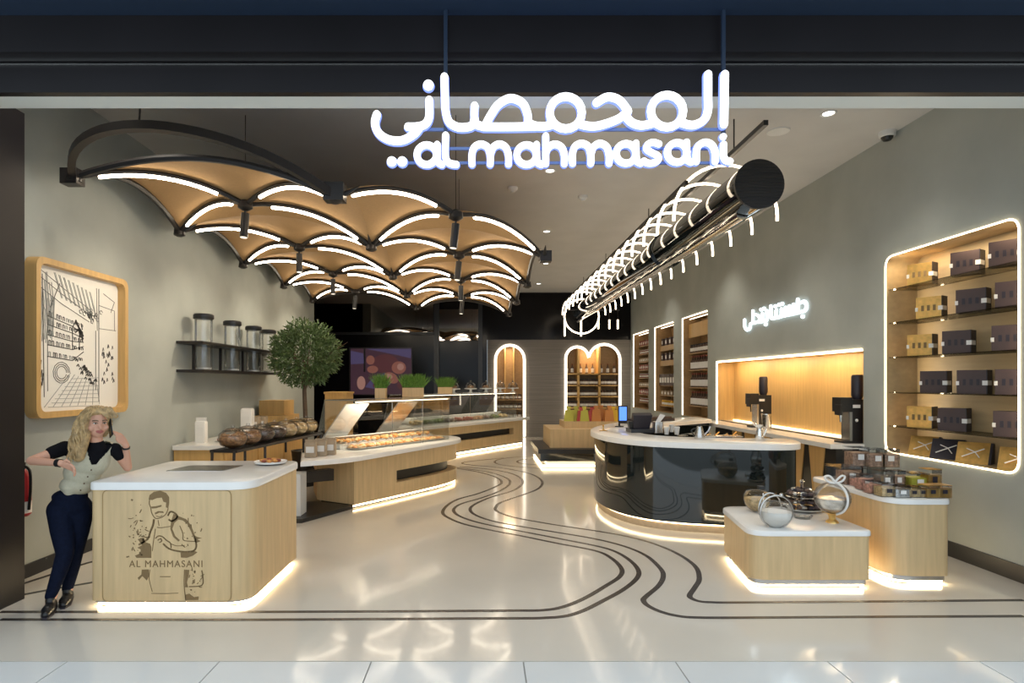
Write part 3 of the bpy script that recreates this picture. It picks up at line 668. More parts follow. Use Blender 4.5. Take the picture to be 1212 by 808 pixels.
def gift(mt, lab):
    t = thing('gift_box', lab, 'gift box', group='gift boxes on glass shelves')
    MB().box((-.12, -.065, 0), (.12, .065, .235)).build('box', mt, t, 0)
    MB().box((.12, -.066, .0), (.128, .066, .236)).build('side_panel', 'ddark', t, 0)
    MB().box((.09, -.070, .085), (.134, .03, .13)).build('tag', 'tagw', t, 0)
    MB().box((-.125, -.070, .085), (-.100, -.02, .125)).build('tag', 'tagw', t, 0)
    b = MB()
    for x in (-.055, 0, .055): b.box((x-.013, -.0675, .085), (x+.013, -.065, .145))
    b.build('print', 'burn' if mt == 'gold' else 'ddark', t, 0)
    return t
GG, GB = Proto(gift('gold', '')), Proto(gift('brown', ''))
rows = [[('g', 155), ('b', 290), ('b', 410)], [('g', 182), ('b', 307), ('b', 430)], [('g', 155), ('b', 264), ('b', 419)], [('b', 195), ('b', 310), ('b', 430)], [('g', 154), ('b', 251), ('b', 424)]]
rn = ('top', 'second', 'third', 'fourth', 'fifth'); pn = ('furthest into the shop', 'in the middle', 'nearest the shopfront')
for r, row in enumerate(rows):
    for k, (c, zx) in enumerate(row):
        px = 1030+zx/2.5275; X = 4.875; Y = X*FPX/(px-VX)
        (GG if c == 'g' else GB).put((X, Y, ZS[r]), -1.0, '%s gift box on the %s glass shelf, %s' % ('gold' if c == 'g' else 'dark brown', rn[r], pn[k]))
def slanted(Y, lab, mt='gold', grp='slanted gift trays'):
    t = thing('gift_tray', lab, 'gift tray', (4.86, Y, SH[1]), grp, -.9, True)
    b = MB(); b.hexa([(-.13, -.08, .0), (.13, -.08, .0), (.13, -.05, .0), (-.13, -.05, .0), (-.13, .04, .21), (.13, .04, .21), (.13, .07, .20), (-.13, .07, .20)])
    b.build('lid', mt, t, 0)
    MB().tube([(-.08, -.058, .07), (0, -.03, .11), (.09, -.008, .155)], .006, 6).tube([(-.05, -.01, .15), (.02, -.025, .12), (.06, -.055, .07)], .005, 6).build('ribbon', 'cream' if mt == 'gold' else 'tagw', t, 40)
    MB().hexa([(.13, -.08, 0), (.15, -.08, 0), (.15, .09, 0), (.13, .09, 0), (.13, .04, .21), (.15, .04, .21), (.15, .09, .2), (.13, .09, .2)]).build('side_panel', 'ddark', t, 0)
slanted(4.86*FPX/(1030+160/2.5275-VX), 'gold gift tray leaning at the far end of the niche floor')
slanted(4.86*FPX/(1030+228/2.5275-VX), 'dark gift box leaning beside the far gold tray on the niche floor', 'ddark')
slanted(4.86*FPX/(1030+308/2.5275-VX), 'gold gift tray leaning in the middle of the niche floor')
slanted(4.86*FPX/(1030+440/2.5275-VX), 'gold gift tray leaning at the near end of the niche floor')

# three narrow slot niches with goods
def slotniche(k, lab):
    y0, z0, y1, z1 = SLOTS[k]; t = thing('slot_niche', lab, 'shelf niche', (XR+.2, (y0+y1)/2, z0)); x1 = XR+.42
    MB().box((x1, y0-.02, z0-.02), (x1+.02, y1+.02, z1+.02)).build('back_panel', 'slotw', t, 0)
    for y in (y0+.004, y1-.014): MB().box((XR+.006, y, z0+.004), (x1, y+.01, z1-.004)).build('side_panel', 'slotw', t, 0)
    for z in (z0+.004, z1-.014): MB().box((XR+.006, y0+.014, z), (x1, y1-.014, z+.01)).build('cross_panel', 'slotw', t, 0)
    P = [(y0+.02, z1), (y1, z1), (y1, z0+.02)]; MB().tube([Vector((XR-.008, a_, c_)) for a_, c_ in P], .017, 6).build('led_edge', 'ledn2', t, 0)
    MB().box((XR+.14, y0+.05, z1-.03), (XR+.16, y1-.05, z1-.016)).build('led_tape', 'ledn2', t, 0)
    return t, x1
def bottle():
    t = thing('bottle', '', 'bottle'); MB().lathe([(.042, 0), (.045, .01), (.045, .17), (.018, .21), (.016, .25)], n=10).build('glass_body', 'nutd', t)
    MB().lathe([(.0465, .03), (.0465, .15)], n=10).build('paper_label', 'tagw', t); MB().lathe([(.019, .25), (.019, .285), (0, .285)], n=8).build('cap', 'redn', t); return t
def jar(nm, body, lid, h=.15, r=.055):
    t = thing(nm, '', 'jar'); MB().lathe([(r*.9, 0), (r, .01), (r, h*.8), (r*.85, h*.86)], n=10).build('body', body, t); MB().lathe([(r*.9, h*.86), (r*.9, h), (0, h)], n=10).build('lid', lid, t)
    MB().lathe([(r*1.02, h*.2), (r*1.02, h*.6)], n=10).build('paper_label', 'tagw', t); return t
BT = Proto(bottle()); JD = Proto(jar('jar', 'nutd', 'black')); JY = Proto(jar('jar', 'bagl', 'gold')); JR = Proto(jar('jar', 'redn', 'white', .13, .05))
def carton(mt, a=.07, h=.2):
    t = thing('carton', '', 'carton'); MB().box((-.05, -a, 0), (.05, a, h)).build('box', mt, t, 0); MB().box((-.052, -a*.7, h*.25), (-.05, a*.7, h*.7)).build('paper_label', 'tagw', t, 0); return t
CD, CW, CR = Proto(carton('brown')), Proto(carton('kraft', .08, .12)), Proto(carton('redn', .06, .17))
def shelfrow(t, x1, k, z, proto, n, lab, grp, xs=(.20,), sc=1):
    y0, z0, y1, z1 = SLOTS[k]; MB().box((XR+.13, y0, z-.02), (x1, y1, z)).build('shelf', 'slotw', t, 0)
    for X in xs:
        for i in range(n): proto.put((XR+X, y0+.12+(y1-y0-.24)*i/(n-1), z), 0, lab, sc, grp)
t, x1 = slotniche(2, 'lit slot niche of bottles nearest the coffee station')
shelfrow(t, x1, 2, 2.42, JD, 9, 'dark jar on the upper shelf of the bottle niche', 'dark jars in slot niche', (.2, .32), 1.3)
for z, w_ in ((2.03, 'upper'), (1.63, 'middle'), (1.21, 'lower')): shelfrow(t, x1, 2, z, BT, 10, 'labelled bottle on the %s bottle shelf nearest the coffee station' % w_, 'bottles on the %s slot shelf' % w_, (.19, .31), 1.15)
MB().box((XR+.13, SLOTS[2][0], 2.78), (XR+.17, SLOTS[2][2], 3.1)).build('fascia', 'honey', t, 0)
t, x1 = slotniche(1, 'lit slot niche of boxes, the middle one of three')
for z in (2.72, 2.32): shelfrow(t, x1, 1, z, CD, 5, 'dark carton in the middle slot niche', 'cartons in the middle slot niche'); MB().box((XR+.13, SLOTS[1][0], z-.14), (XR+.16, SLOTS[1][2], z-.02)).build('fascia', 'slotw', t, 0)
shelfrow(t, x1, 1, 1.66, CD, 7, 'dark carton in the middle slot niche', 'cartons in the middle slot niche', (.18,), 1.5)
shelfrow(t, x1, 1, 1.4, CW, 6, 'kraft paper packet in the middle slot niche', 'kraft packets in the middle slot niche')
shelfrow(t, x1, 1, 1.12, JY, 8, 'yellow jar at the bottom of the middle slot niche', 'yellow jars in the middle slot niche')
t, x1 = slotniche(0, 'lit slot niche of small packets nearest the back wall')
for i, z in enumerate((2.85, 2.6, 2.36, 2.12, 1.88, 1.62, 1.38, 1.14)):
    pr, nm, mt = ((CR, 'red packet', 'red packets'), (JR, 'small red jar', 'small red jars'), (CW, 'kraft packet', 'kraft packets'))[i % 3]
    shelfrow(t, x1, 0, z, pr, 8, '%s in the slot niche nearest the back wall' % nm, '%s in the far slot niche' % mt, sc=.95)

# arches on the back wall
def archthing(P, lab, closed=False):
    x0 = min(p[0] for p in P); x1_ = max(p[0] for p in P); t = thing('arch_niche', lab, 'arch', ((x0+x1_)/2, YB, 0))
    MB().tube([Vector((x, YB-.03, z)) for x, z in P], .043, 8).build('led_outline', 'leda', t, 60)
    MB().box((x0-.05, YB+.75, 0), (x1_+.05, YB+.78, 3.05)).build('back_panel', 'slotw', t, 0)
    for x in (x0-.06, x1_+.03): MB().box((x, YB+.1, 0), (x+.03, YB+.75, 3.05)).build('side_panel', 'slotw', t, 0)
    MB().box((x0-.05, YB+.1, 3.02), (x1_+.05, YB+.75, 3.05)).build('top_panel', 'slotw', t, 0)
    MB().box((x0, YB+.11, 2.96), (x1_, YB+.14, 2.98)).build('led_tape', 'leda', t, 0)
    lamp('arch_lamp', 'AREA', ((x0+x1_)/2, YB+.3, 2.9), 14, (1, .78, .5), t, ((x0+x1_)/2, YB+.3, 0), size=.4)
    return t, x0, x1_
t, xa, xb = archthing(P1, 'single tall glowing arch in the grey back wall')
for f in (.35, .66): MB().box((xa+(xb-xa)*f-.02, YB+.5, 1.2), (xa+(xb-xa)*f+.02, YB+.72, 3.0)).build('divider', 'honey', t, 0)
for z in (.55, .85, 1.15): MB().box((xa, YB+.4, z), (xb, YB+.74, z+.04)).build('shelf', 'slotw', t, 0)
for i in range(6):
    for z in (.59, .89, 1.19): JD.put((xa+.1+i*.14, YB+.5, z), 0, 'dark jar on a low shelf inside the single arch', 1.1, 'dark jars in the single arch')
t, xa, xb = archthing(P2, 'double glowing arch framing shelves of jars in the grey back wall')
cols = [xa, bx(686), bx(711), xb]
for x in cols[1:3]: MB().box((x-.035, YB+.2, 0), (x+.035, YB+.72, 3.0)).build('divider', 'honey', t, 0)
for z in (2.03, 1.66, 1.30, .94): MB().box((xa, YB+.2, z-.04), (xb, YB+.74, z)).build('shelf', 'honey', t, 0)
for c in range(3):
    n = (4, 6, 5)[c]
    for i in range(n):
        x = cols[c]+.09+(cols[c+1]-cols[c]-.18)*i/(n-1)
        for z, w_ in ((1.66, 'second'), (1.30, 'third'), (.94, 'lowest')): JD.put((x, YB+.33, z), 0, 'dark labelled jar on the %s shelf of the double arch' % w_, 1.25, 'jars on the %s double arch shelf' % w_)
        if i % 2 == 0: BT.put((x, YB+.4, 2.03), 0, 'bottle on the top shelf of the double arch', 1.1, 'bottles in the double arch')

# central two-tier display before the back wall
ct = thing('tiered_display', 'two tier display of oak box on black slab with lit base, before the double arch', 'display table', (2.2, 13.2, 0))
MB().box((1.30, 12.55, .05), (3.0, 14.3, .13)).build('plinth', 'solid', ct, 0); MB().tube([Vector(p) for p in ((1.2, 14.3, .035), (1.2, 12.46, .035), (3.05, 12.46, .035))], .022, 6).build('led_tape', 'ledf', ct, 0)
MB().box((1.30, 12.6, 0), (3.0, 14.3, .05)).build('base', 'black', ct, 0)
MB().box((1.17, 12.45, .13), (3.1, 14.35, .29)).build('black_slab', 'blackg', ct, 0); MB().box((1.12, 12.4, .29), (3.1, 14.4, .38)).build('black_ledge', 'black', ct, 0)
MB().box((1.40, 12.7, .38), (3.0, 14.2, .76)).build('oak_box', 'oak', ct, 0); MB().box((1.75, 13.1, .76), (3.05, 14.0, .90)).build('oak_tray', 'oak', ct, 0)
def bag(mt, lab, grp, x, y, z, s=1):
    t = thing('gift_bag', lab, 'bag', (x, y, z), grp)
    MB().hexa([(x-.10*s, y-.05, z), (x+.10*s, y-.05, z), (x+.10*s, y+.05, z), (x-.10*s, y+.05, z), (x-.075*s, y-.02, z+.24*s), (x+.075*s, y-.02, z+.24*s), (x+.075*s, y+.02, z+.24*s), (x-.075*s, y+.02, z+.24*s)]).build('pouch', mt, t, 0)
    MB().hexa([(x-.03, y-.03, z+.24*s), (x+.03, y-.03, z+.24*s), (x+.03, y+.03, z+.24*s), (x-.03, y+.03, z+.24*s), (x-.05, y-.02, z+.32*s), (x+.05, y-.02, z+.32*s), (x+.05, y+.02, z+.32*s), (x-.05, y+.02, z+.32*s)]).build('gathered_top', mt, t, 0)
for i in range(3): bag('bagy', 'lime green gift bag on the oak tray before the double arch, %s of three' % ('left', 'middle', 'right')[i], 'lime gift bags', 1.86+.17*i, 13.25+.1*(i % 2), .90)
for i in range(4): bag('bagr', 'red gift bag on the oak tray before the double arch, %s of four' % ('leftmost', 'second', 'third', 'rightmost')[i], 'red gift bags', 2.13+.12*i, 13.25+.22*(i % 2), .90, .95)
for i in range(3): bag('bago', 'orange gift bag on the oak tray before the double arch, %s of three' % ('left', 'middle', 'right')[i], 'orange gift bags', 2.45+.14*i, 13.2+.2*(i % 2), .90, 1.05)
for i in range(2): bag('bagl', 'bright yellow gift bag at the right of the oak tray, %s of two' % ('front', 'rear')[i], 'yellow gift bags', 2.82+.15*i, 13.2+.2*i, .90, 1.0)

# ------------------------------------------------ serving counters on the left
def sm(pts, k=5): return [(v.x, v.y) for v in cat([Vector((*p, 0)) for p in pts], k)]
pc = thing('pastry_counter', 'pale oak pastry counter with rounded end, dark slot and glass case', 'counter', (-1.3, 9.8, 0))
front = sm([(-1.78, 8.38), (-1.36, 8.98), (-.98, 9.55), (-.70, 10.0), (-.50, 10.45), (-.50, 10.85), (-.75, 11.15), (-1.25, 11.25)], 6)
back = [(-2.1, 10.6), (-2.65, 9.5), (-2.39, 8.75)]
full = front+back; cut = 8
MB().prism(full, .06, .25).build('body_base', 'oak', pc, 30)
MB().prism(front+back, .43, .69).build('body_upper', 'oak', pc, 30)
MB().prism(front[:cut]+[(-2.0, 9.6), (-2.6, 9.4), (-2.39, 8.75)], .25, .43).build('body_side', 'oak', pc, 30)
MB().prism(inset(ccw(full), .16), .25, .43).build('slot_lining', 'black', pc, 30)
MB().prism(inset(ccw(full), .06), 0, .06).build('plinth', 'black', pc, 30)
led_ring([(x-.03, y+.02) for x, y in front], .035, pc, closed=False, r=.012)
slab = sm([(-2.29, 7.62), (-2.0, 7.82), (-1.68, 8.15), (-1.12, 9.2), (-.66, 10.05), (-.43, 10.55), (-.42, 10.95), (-.65, 11.3), (-1.2, 11.42)], 5)+[(-2.1, 10.9), (-2.72, 9.6), (-2.66, 8.9)]
MB().prism(slab, .69, .76, .02).build('top', 'solid', pc, 30)
MB().box((-2.62, 7.72, .0), (-2.32, 7.98, .58)).build('support_leg', 'white', pc, 0); MB().prism([(-2.95, 7.55), (-2.25, 7.55), (-1.8, 8.4), (-2.4, 8.7), (-3.0, 8.5)], 0, .05).build('dark_base', 'black', pc, 0)
MB().hexa([(-2.75, 7.6, .46), (-2.68, 7.5, .46), (-2.05, 8.35, .40), (-2.15, 8.45, .40), (-2.75, 7.6, .58), (-2.68, 7.5, .58), (-2.05, 8.35, .56), (-2.15, 8.45, .56)]).build('bracket', 'blackm', pc, 0)
# glass case: front panes along the diagonal
def case(par, A, B, dirb, z0, z1, n, roofd, roofm='steel', slope=.28):
    A, B, d = Vector((*A, 0)), Vector((*B, 0)), Vector((*dirb, 0)); up = Vector((0, 0, 1))
    for i in range(n):
        p, q = A.lerp(B, i/n+.003), A.lerp(B, (i+1)/n-.003); MB().quad3(p+up*z0, q+up*z0, q+up*z1, p+up*z1, .012).build('glass_pane', 'glass', par, 0)
        if i: MB().cyl(p+up*z0, p+up*z1, .006, n=6).build('pane_joint', 'steel', par, 0)
    for p in (A, B): MB().quad3(p+up*z0, p+d*(roofd+.22)+up*z0, p+d*roofd+up*z1, p+up*z1, .012).build('end_pane', 'glass', par, 0)
    MB().quad3(A+up*z1, B+up*z1, B+d*roofd+up*z1, A+d*roofd+up*z1, .014).build('case_roof', roofm, par, 0)
    MB().quad3(A+d*(roofd+.12)+up*z0, B+d*(roofd+.12)+up*z0, B+d*(roofd-.1)+up*(z0+.16), A+d*(roofd-.1)+up*(z0+.16), .012).build('back_board', 'white', par, 0)
    for i in range(2): m_ = A.lerp(B, .27+.46*i); lamp('case_fill', 'AREA', m_+d*.12+up*(z1-.05), 12, (1, .88, .68), par, m_+d*.4+up*z0, shape='RECTANGLE', size=(B-A).length*.4, size_y=.05)  # area lights added under the roof to brighten the case interior
    P = [A+up*(z1-.02)+d*.04, B+up*(z1-.02)+d*.04]; MB().tube(P, .009, 6).build('led_tape', 'ledn2', par, 0)
    return A, B, d
A, B, d = case(pc, (-1.80, 8.72), (-.58, 10.44), (-.816, .578), .76, 1.48, 3, .72)
for f in (.02, .55):
    p = A.lerp(B, f)+d*.30; q = A.lerp(B, f+.22)+d*.30
    MB().quad3(p+Vector((0, 0, .86))+d*.55, q+Vector((0, 0, .86))+d*.55, q+Vector((0, 0, 1.42)), p+Vector((0, 0, 1.42)), .02).build('slanted_screen', 'steel' if f > .1 else 'white', pc, 0)
# pastry pans in a row behind the glass
pan = thing('pastry_pan', '', 'pan', group='golden pastry pans in the glass case')
MB().lathe([(.13, 0), (.155, .03), (.16, .03), (.135, -.002)], n=20).build('pan', 'steel', pan)
MB().lathe([(0, .022), (.10, .03), (.145, .024)], n=20).build('pastry', 'pastry', pan)
for k in range(7): MB().ball((.09*math.cos(k*.9), .09*math.sin(k*.9), .032), (.042, .036, .028), 8, 5).build('cake', 'pastry' if k % 2 else 'nutp', pan)
PN = Proto(pan)
MB().quad3(A+d*.37+Vector((0, 0, .80)), B+d*.37+Vector((0, 0, .80)), B+d*.66+Vector((0, 0, .80)), A+d*.66+Vector((0, 0, .80)), .07).build('pan_step', 'solid', pc, 0)
for i in range(10):
    for j in range(2):
        p = A.lerp(B, .08+.86*i/9)+d*(.20+.30*j); PN.put((p.x, p.y, .765+.07*j), i*.8+j, 'round pan of golden pastries behind the glass of the rounded counter')
# second counter
sc2 = thing('sweets_counter', 'long pale oak sweets counter with dark slot and glass case at the back', 'counter', (0, 15.4, 0))
u = Vector((.556, .831)); nb = Vector((-.831, .556))
def para(a, b_, d0, d1): return [tuple(a+nb*d0), tuple(b_+nb*d0), tuple(b_+nb*d1), tuple(a+nb*d1)]
a0, b0 = Vector((-1.5, 13.25)), Vector((1.08, 17.0))
MB().prism(para(a0, b0, 0, .9), .1, .33).build('body_base', 'oak', sc2, 0); MB().prism(para(a0, b0, 0, .9), .50, .69).build('body_upper', 'oak', sc2, 0)
MB().prism(para(b0-u*.45, b0, 0, .9), .33, .50).build('body_end', 'oak', sc2, 0); MB().prism(para(a0, b0-u*.45, .14, .9), .33, .50).build('slot_lining', 'black', sc2, 0)
MB().prism(para(a0, b0, .07, .85), 0, .1).build('plinth', 'black', sc2, 0)
MB().tube([Vector((*(a0+nb*.02), .04)), Vector((*(b0+nb*.02), .04))], .02, 6).build('led_tape', 'ledf', sc2, 0)
MB().prism(rpoly(para(a0-u*.1, b0+u*.35, -.06, .95), .03), .69, .76, .015).build('top', 'solid', sc2, 0)
A2, B2, d2 = case(sc2, tuple(a0+nb*.12), tuple(b0-u*.1+nb*.12), tuple(nb), .76, 1.46, 4, .6, 'glass')
for f in (.45, .72):
    p = A2.lerp(B2, f)+d2*.35; q = A2.lerp(B2, f+.16)+d2*.35; MB().quad3(p+Vector((0, 0, .95))+d2*.3, q+Vector((0, 0, .95))+d2*.3, q+Vector((0, 0, 1.4)), p+Vector((0, 0, 1.4)), .02).build('slanted_screen', 'ddark', sc2, 0)
def tray(mt, lab, p, ang):
    t = thing('sweets_tray', lab, 'tray', p, 'sweets trays in the back glass case', ang, True)
    MB().box((-.14, -.2, 0), (.14, .2, .02)).build('tray', 'steel', t, 0); b = MB(); rr = random.Random(int(p[1]*100))
    for k in range(26): b.ball((rr.gauss(0, .055), rr.gauss(0, .085), .03+.05*rr.random()), rr.uniform(.03, .045), 6, 4)
    b.build('sweets', mt, t, 60)
for i, (mt, nm) in enumerate((('nutp', 'pale'), ('green', 'green'), ('green', 'dark green'), ('nutd', 'dark brown'), ('redn', 'red'), ('redn', 'rust red'), ('nut', 'brown'), ('nutd', 'dark'), ('green', 'leafy green'), ('nutp', 'cream'))):
    p = A2.lerp(B2, .12+.82*i/9)+d2*.28; tray(mt, 'tray of %s sweets in the back glass case, number %s from the left' % (nm, ('one', 'two', 'three', 'four', 'five', 'six', 'seven', 'eight', 'nine', 'ten')[i]), (p.x, p.y, .765), -.59)
# wall cabinet behind, at the left wall
bc = thing('wall_cabinet', 'honey oak cabinet with white top standing along the left wall', 'cabinet', (-3.75, 9.2, 0))
MB().box((XL+.02, 8.0, .05), (-3.42, 11.6, .86)).build('body', 'honey', bc, 0); MB().box((XL+.02, 7.96, .86), (-3.38, 11.64, .92)).build('top', 'solid', bc, 0); MB().box((XL+.06, 8.05, 0), (-3.5, 11.5, .05)).build('plinth', 'black', bc, 0)
for y in (8.02, 9.2, 10.4): MB().box((-3.42, y+.01, .1), (-3.40, y+1.15, .83)).build('door', 'honey', bc, 0)
# ================================================================ LEFT WALL
FY0, FY1, FZ0, FZ1 = 5.42, 6.82, 1.42, 2.885
fr = thing('framed_drawing', 'large oak framed ink drawing of a shop interior on the left wall', 'picture', (XL+.06, (FY0+FY1)/2, FZ0))
ro = rrect(FY0, FZ0, FY1, FZ1, .10); ri = rrect(FY0+.055, FZ0+.055, FY1-.055, FZ1-.055, .08)
filled([ro, ri], .11, lambda u_, v_, w_: (XL+w_, u_, v_), 'frame', 'honey', fr)
filled([ri], .02, lambda u_, v_, w_: (XL+.005+w_, u_, v_), 'paper', 'paper', fr)
ik = MB(); ikg = MB(); XP = XL+.0262
def pk(u_, v_): return Vector((XP, FY0+.055+(FY1-FY0-.11)*u_, FZ0+.055+(FZ1-FZ0-.11)*v_))
def pl_(b, pts, wd=.006):
    P = [pk(*p) for p in pts]
    for i in range(len(P)-1):
        d_ = P[i+1]-P[i]
        if d_.length < 1e-5: continue
        n_ = Vector((0, -d_.z, d_.y)).normalized()*wd/2; b.plate([P[i]-n_, P[i+1]-n_, P[i+1]+n_, P[i]+n_], (.002, 0, 0))
rr = random.Random(3); wob = lambda a_, s=.004: a_+rr.uniform(-s, s)
vp = (.66, .50)
for f in (.98, .93, .86): pl_(ik, [(.05, f), (.30, f-.10), (.62, .66+(f-.86)*.8)], .005)           # ceiling beams
for k in range(9): x = .22+.05*k; pl_(ikg, [(x, .97-.01*k), (x+.08, .80-.012*k)], .006); pl_(ikg, [(x+.012, .97-.01*k), (x+.09, .80-.012*k)], .004)
for k in range(14): x = .05+.012*k; pl_(ikg, [(x, wob(.72+.25*rr.random())), (x+.02, wob(.6+.2*rr.random())), (x, .45+.1*rr.random())], .009)
pl_(ik, [(.10, .94), (.12, .10)], .008); pl_(ik, [(.15, .78), (.155, .14)], .006); pl_(ik, [(.28, .90), (.18, .72)], .008)
pl_(ik, [(.71, .93), (.72, .60)], .005); pl_(ik, [(.74, .93), (.74, .05)], .008); pl_(ik, [(.70, .60), (.70, .14)], .007)
pl_(ik, [(.74, .62), (.97, .62)], .005); pl_(ik, [(.74, .80), (.95, .78), (.95, .62)], .005); pl_(ik, [(.80, .90), (.95, .85), (.90, .76)], .005)
for v0, v1 in ((.66, .61), (.60, .56), (.53, .50), (.46, .44), (.38, .36)):
    pl_(ik, [(.15, v0), (.42, v1), (.55, (v1+.5)/2)], .008)
    for k in range(11):
        x = .17+.035*k+rr.uniform(-.01, .01); f = (x-.15)/.4; z_ = v0+(v1-v0)*f; h_ = .035*(1-.5*f)
        pl_(ik if rr.random() < .6 else ikg, [(x, z_), (x, z_+h_), (x+.016, z_+h_*.9), (x+.018, z_)], .007)
for k in range(9): pl_(ik, [(.44+.01*k, .55+rr.random()*.1), (.50+rr.random()*.05, .50+rr.random()*.1)], .012)
pl_(ik, [(.42, .44), (.42, .60), (.46, .66), (.50, .60), (.50, .44)], .010)
for k in range(22):
    x, z_ = rr.gauss(.62, .06), rr.gauss(.72, .025); pl_(ik if k % 3 else ikg, [(x+.02*math.cos(j*1.3), z_+.016*math.sin(j*1.3)) for j in range(5)], .006)
for k in range(3): pl_(ik, [(.30+.09*math.cos(j*.5)*(1-.2*k), .27+.075*math.sin(j*.5)*(1-.2*k)) for j in range(13)], .006)
for k in range(26):
    x = .45+.25*rr.random(); z_ = .34-.16*(x-.45)/.25+rr.gauss(0, .025); pl_(ik, [(x, z_), (x+.02, z_+.015), (x+.03, z_-.005)], .012)
for k in range(24):
    x = .77+.17*rr.random(); z_ = .18+.30*rr.random(); pl_(ik, [(x, z_), (x+.01, z_+.03), (x+.02, z_+.005)], .010 if k % 2 else .006)
for k in range(8): pl_(ikg, [(.12+.09*k, .03), (.40+.045*k, .27-.012*k)], .005)
for k in range(8): z_ = .03+.028*k; pl_(ikg, [(.16+.035*k, z_), (.74, z_-.01+.003*k)], .005)
for k in range(18): x, z_ = .02+.08*rr.random(), .12+.2*rr.random(); pl_(ik, [(x, z_), (x+.01, z_+.05)], .012)
stuff(ik.build('ink_lines', 'ink', fr, 0)); stuff(ikg.build('grey_wash', 'inkg', fr, 0))

# fire extinguisher half hidden by the pillar
ex = thing('fire_extinguisher', 'red fire extinguisher on the left wall behind the dark pillar', 'extinguisher', (XL+.13, 5.22, .60))
MB().lathe([(.05, 0), (.07, .02), (.07, .34), (.03, .40)], (XL+.13, 5.22, .60), 16).build('cylinder', 'red', ex); MB().lathe([(.025, .40), (.03, .46), (0, .47)], (XL+.13, 5.22, .60), 10).build('valve', 'black', ex)
MB().lathe([(.0715, .03), (.0715, .13)], (XL+.13, 5.22, .60), 16).build('paper_label', 'tagw', ex); MB().box((XL, 5.19, .8), (XL+.06, 5.25, .84)).build('bracket', 'black', ex, 0)
MB().tube(cat([(XL+.13, 5.22, 1.03), (XL+.21, 5.20, 1.0), (XL+.22, 5.2, .85), (XL+.205, 5.2, .66)], 5), .012, 6).build('hose', 'black', ex)

# clear dispensers on a dark wall rack
rk = thing('dispenser_rack', 'dark metal rack of two rails on the left wall', 'rack', (XL+.2, 9.7, 1.9))
for z in (1.90, 2.28): MB().box((XL, 8.1, z-.018), (XL+.36, 11.5, z+.018)).build('rail', 'blackm', rk, 0)
for y in (8.35, 9.2, 10.05, 10.8): MB().box((XL+.1, y-.018, 1.9), (XL+.13, y+.018, 2.28)).build('upright', 'blackm', rk, 0)
for y, l in ((8.42, 'nearest the drawing'), (9.38, 'second from the drawing'), (10.25, 'third from the drawing'), (10.95, 'behind the tree crown')):
    t = thing('wall_dispenser', 'clear tube dispenser with black lid on the wall rack, %s' % l, 'dispenser', (XL+.22, y, 1.92), 'tube dispensers on the wall rack')
    MB().lathe([(.11, 0), (.115, .02), (.115, .70)], (XL+.22, y, 1.92), 20).build('tube', 'glassb', t, 60); MB().lathe([(.13, .70), (.135, .71), (.135, .755), (.12, .77), (0, .77)], (XL+.22, y, 1.92), 20).build('lid', 'black', t)
    MB().lathe([(.10, .01), (.10, .03), (0, .035)], (XL+.22, y, 1.92), 14).build('valve', 'white', t)

# ================================================================ BACK WALL
tv = thing('television', 'wide screen television showing hazelnuts on the dark back wall', 'television', at(452, 440, 18.46))
Yt = 18.47
def rect(x0, y0, x1_, y1_, Y, d_, nm, m, par): a_, c_ = at(x0, y1_, Y), at(x1_, y0, Y); return MB().box((a_.x, Y-d_, a_.z), (c_.x, Y, c_.z)).build(nm, m, par, 0)
rect(413.5, 411, 488, 467.5, Yt+.02, .06, 'casing', 'black', tv)
rect(415, 412.5, 487, 466.5, Yt-.04, .01, 'screen', 'tvp', tv)
def disc(cx, cy, rx, ry, m, lay, rot=0): MB().plate([at(cx+rx*math.cos(k*PI/9)*math.cos(rot)-ry*math.sin(k*PI/9)*math.sin(rot), cy+rx*math.cos(k*PI/9)*math.sin(rot)+ry*math.sin(k*PI/9)*math.cos(rot), Yt-.05-.003*lay) for k in range(18)], (0, -.002, 0)).build('screen_image', m, tv, 0)
MB().plate([at(x, y, Yt-.052) for x, y in ((433, 412.6), (486.5, 412.6), (486.5, 424), (470, 420), (450, 416))], (0, -.002, 0)).build('screen_image', 'tvl', tv, 0)
MB().plate([at(x, y, Yt-.052) for x, y in ((415.2, 415), (430, 418), (431, 430), (415.2, 431))], (0, -.002, 0)).build('screen_image', 'tvl', tv, 0)
MB().plate([at(x, y, Yt-.052) for x, y in ((440, 448), (456, 441), (462, 455), (444, 460), (432, 458))], (0, -.002, 0)).build('screen_image', 'tvl', tv, 0)
disc(456, 430, 16, 11, 'tvd', 2); disc(438.5, 426, 5, 5.5, 'tvn', 3); disc(441, 437, 6.5, 4.5, 'tvn', 4); disc(472, 435, 8.5, 7.5, 'tvn', 3); disc(474, 434, 4, 4, 'tvh', 4); disc(463, 447, 9, 6, 'tvn', 3, .5); disc(427.5, 453, 5, 8, 'tvh', 3); disc(461, 445, 4, 2.5, 'tvh', 4, .5); disc(478, 455, 8, 7, 'tvd', 2); disc(449, 456, 8, 4, 'tvd', 3)
rect(430.5, 412.5, 432.5, 440, Yt-.05, .004, 'screen_seam', 'black', tv)
mp = thing('mirror_panel', 'dark mirrored panel framed by black posts high on the back wall', 'mirror', at(541, 386, 18.4))
rect(520, 366, 567, 403, 18.46, .03, 'mirror', 'mirror', mp); rect(514, 345, 520, 520, 18.46, .12, 'post', 'black', mp); rect(566, 345, 571, 520, 18.46, .12, 'post', 'black', mp)
mp = thing('mirror_panel', 'long dark mirrored band on the back wall above the television', 'mirror', at(440, 386, 18.4))
rect(374, 346, 513, 395, 18.46, .03, 'mirror', 'mirror', mp)
rect(374, 393, 513, 396, 18.46, .05, 'frame', 'black', mp)
wb = thing('wooden_crate', 'orange oak box cabinet standing before the dark wall left of the pastry case', 'box', (at(399, 500, 13.0).x, 13.0, 0))
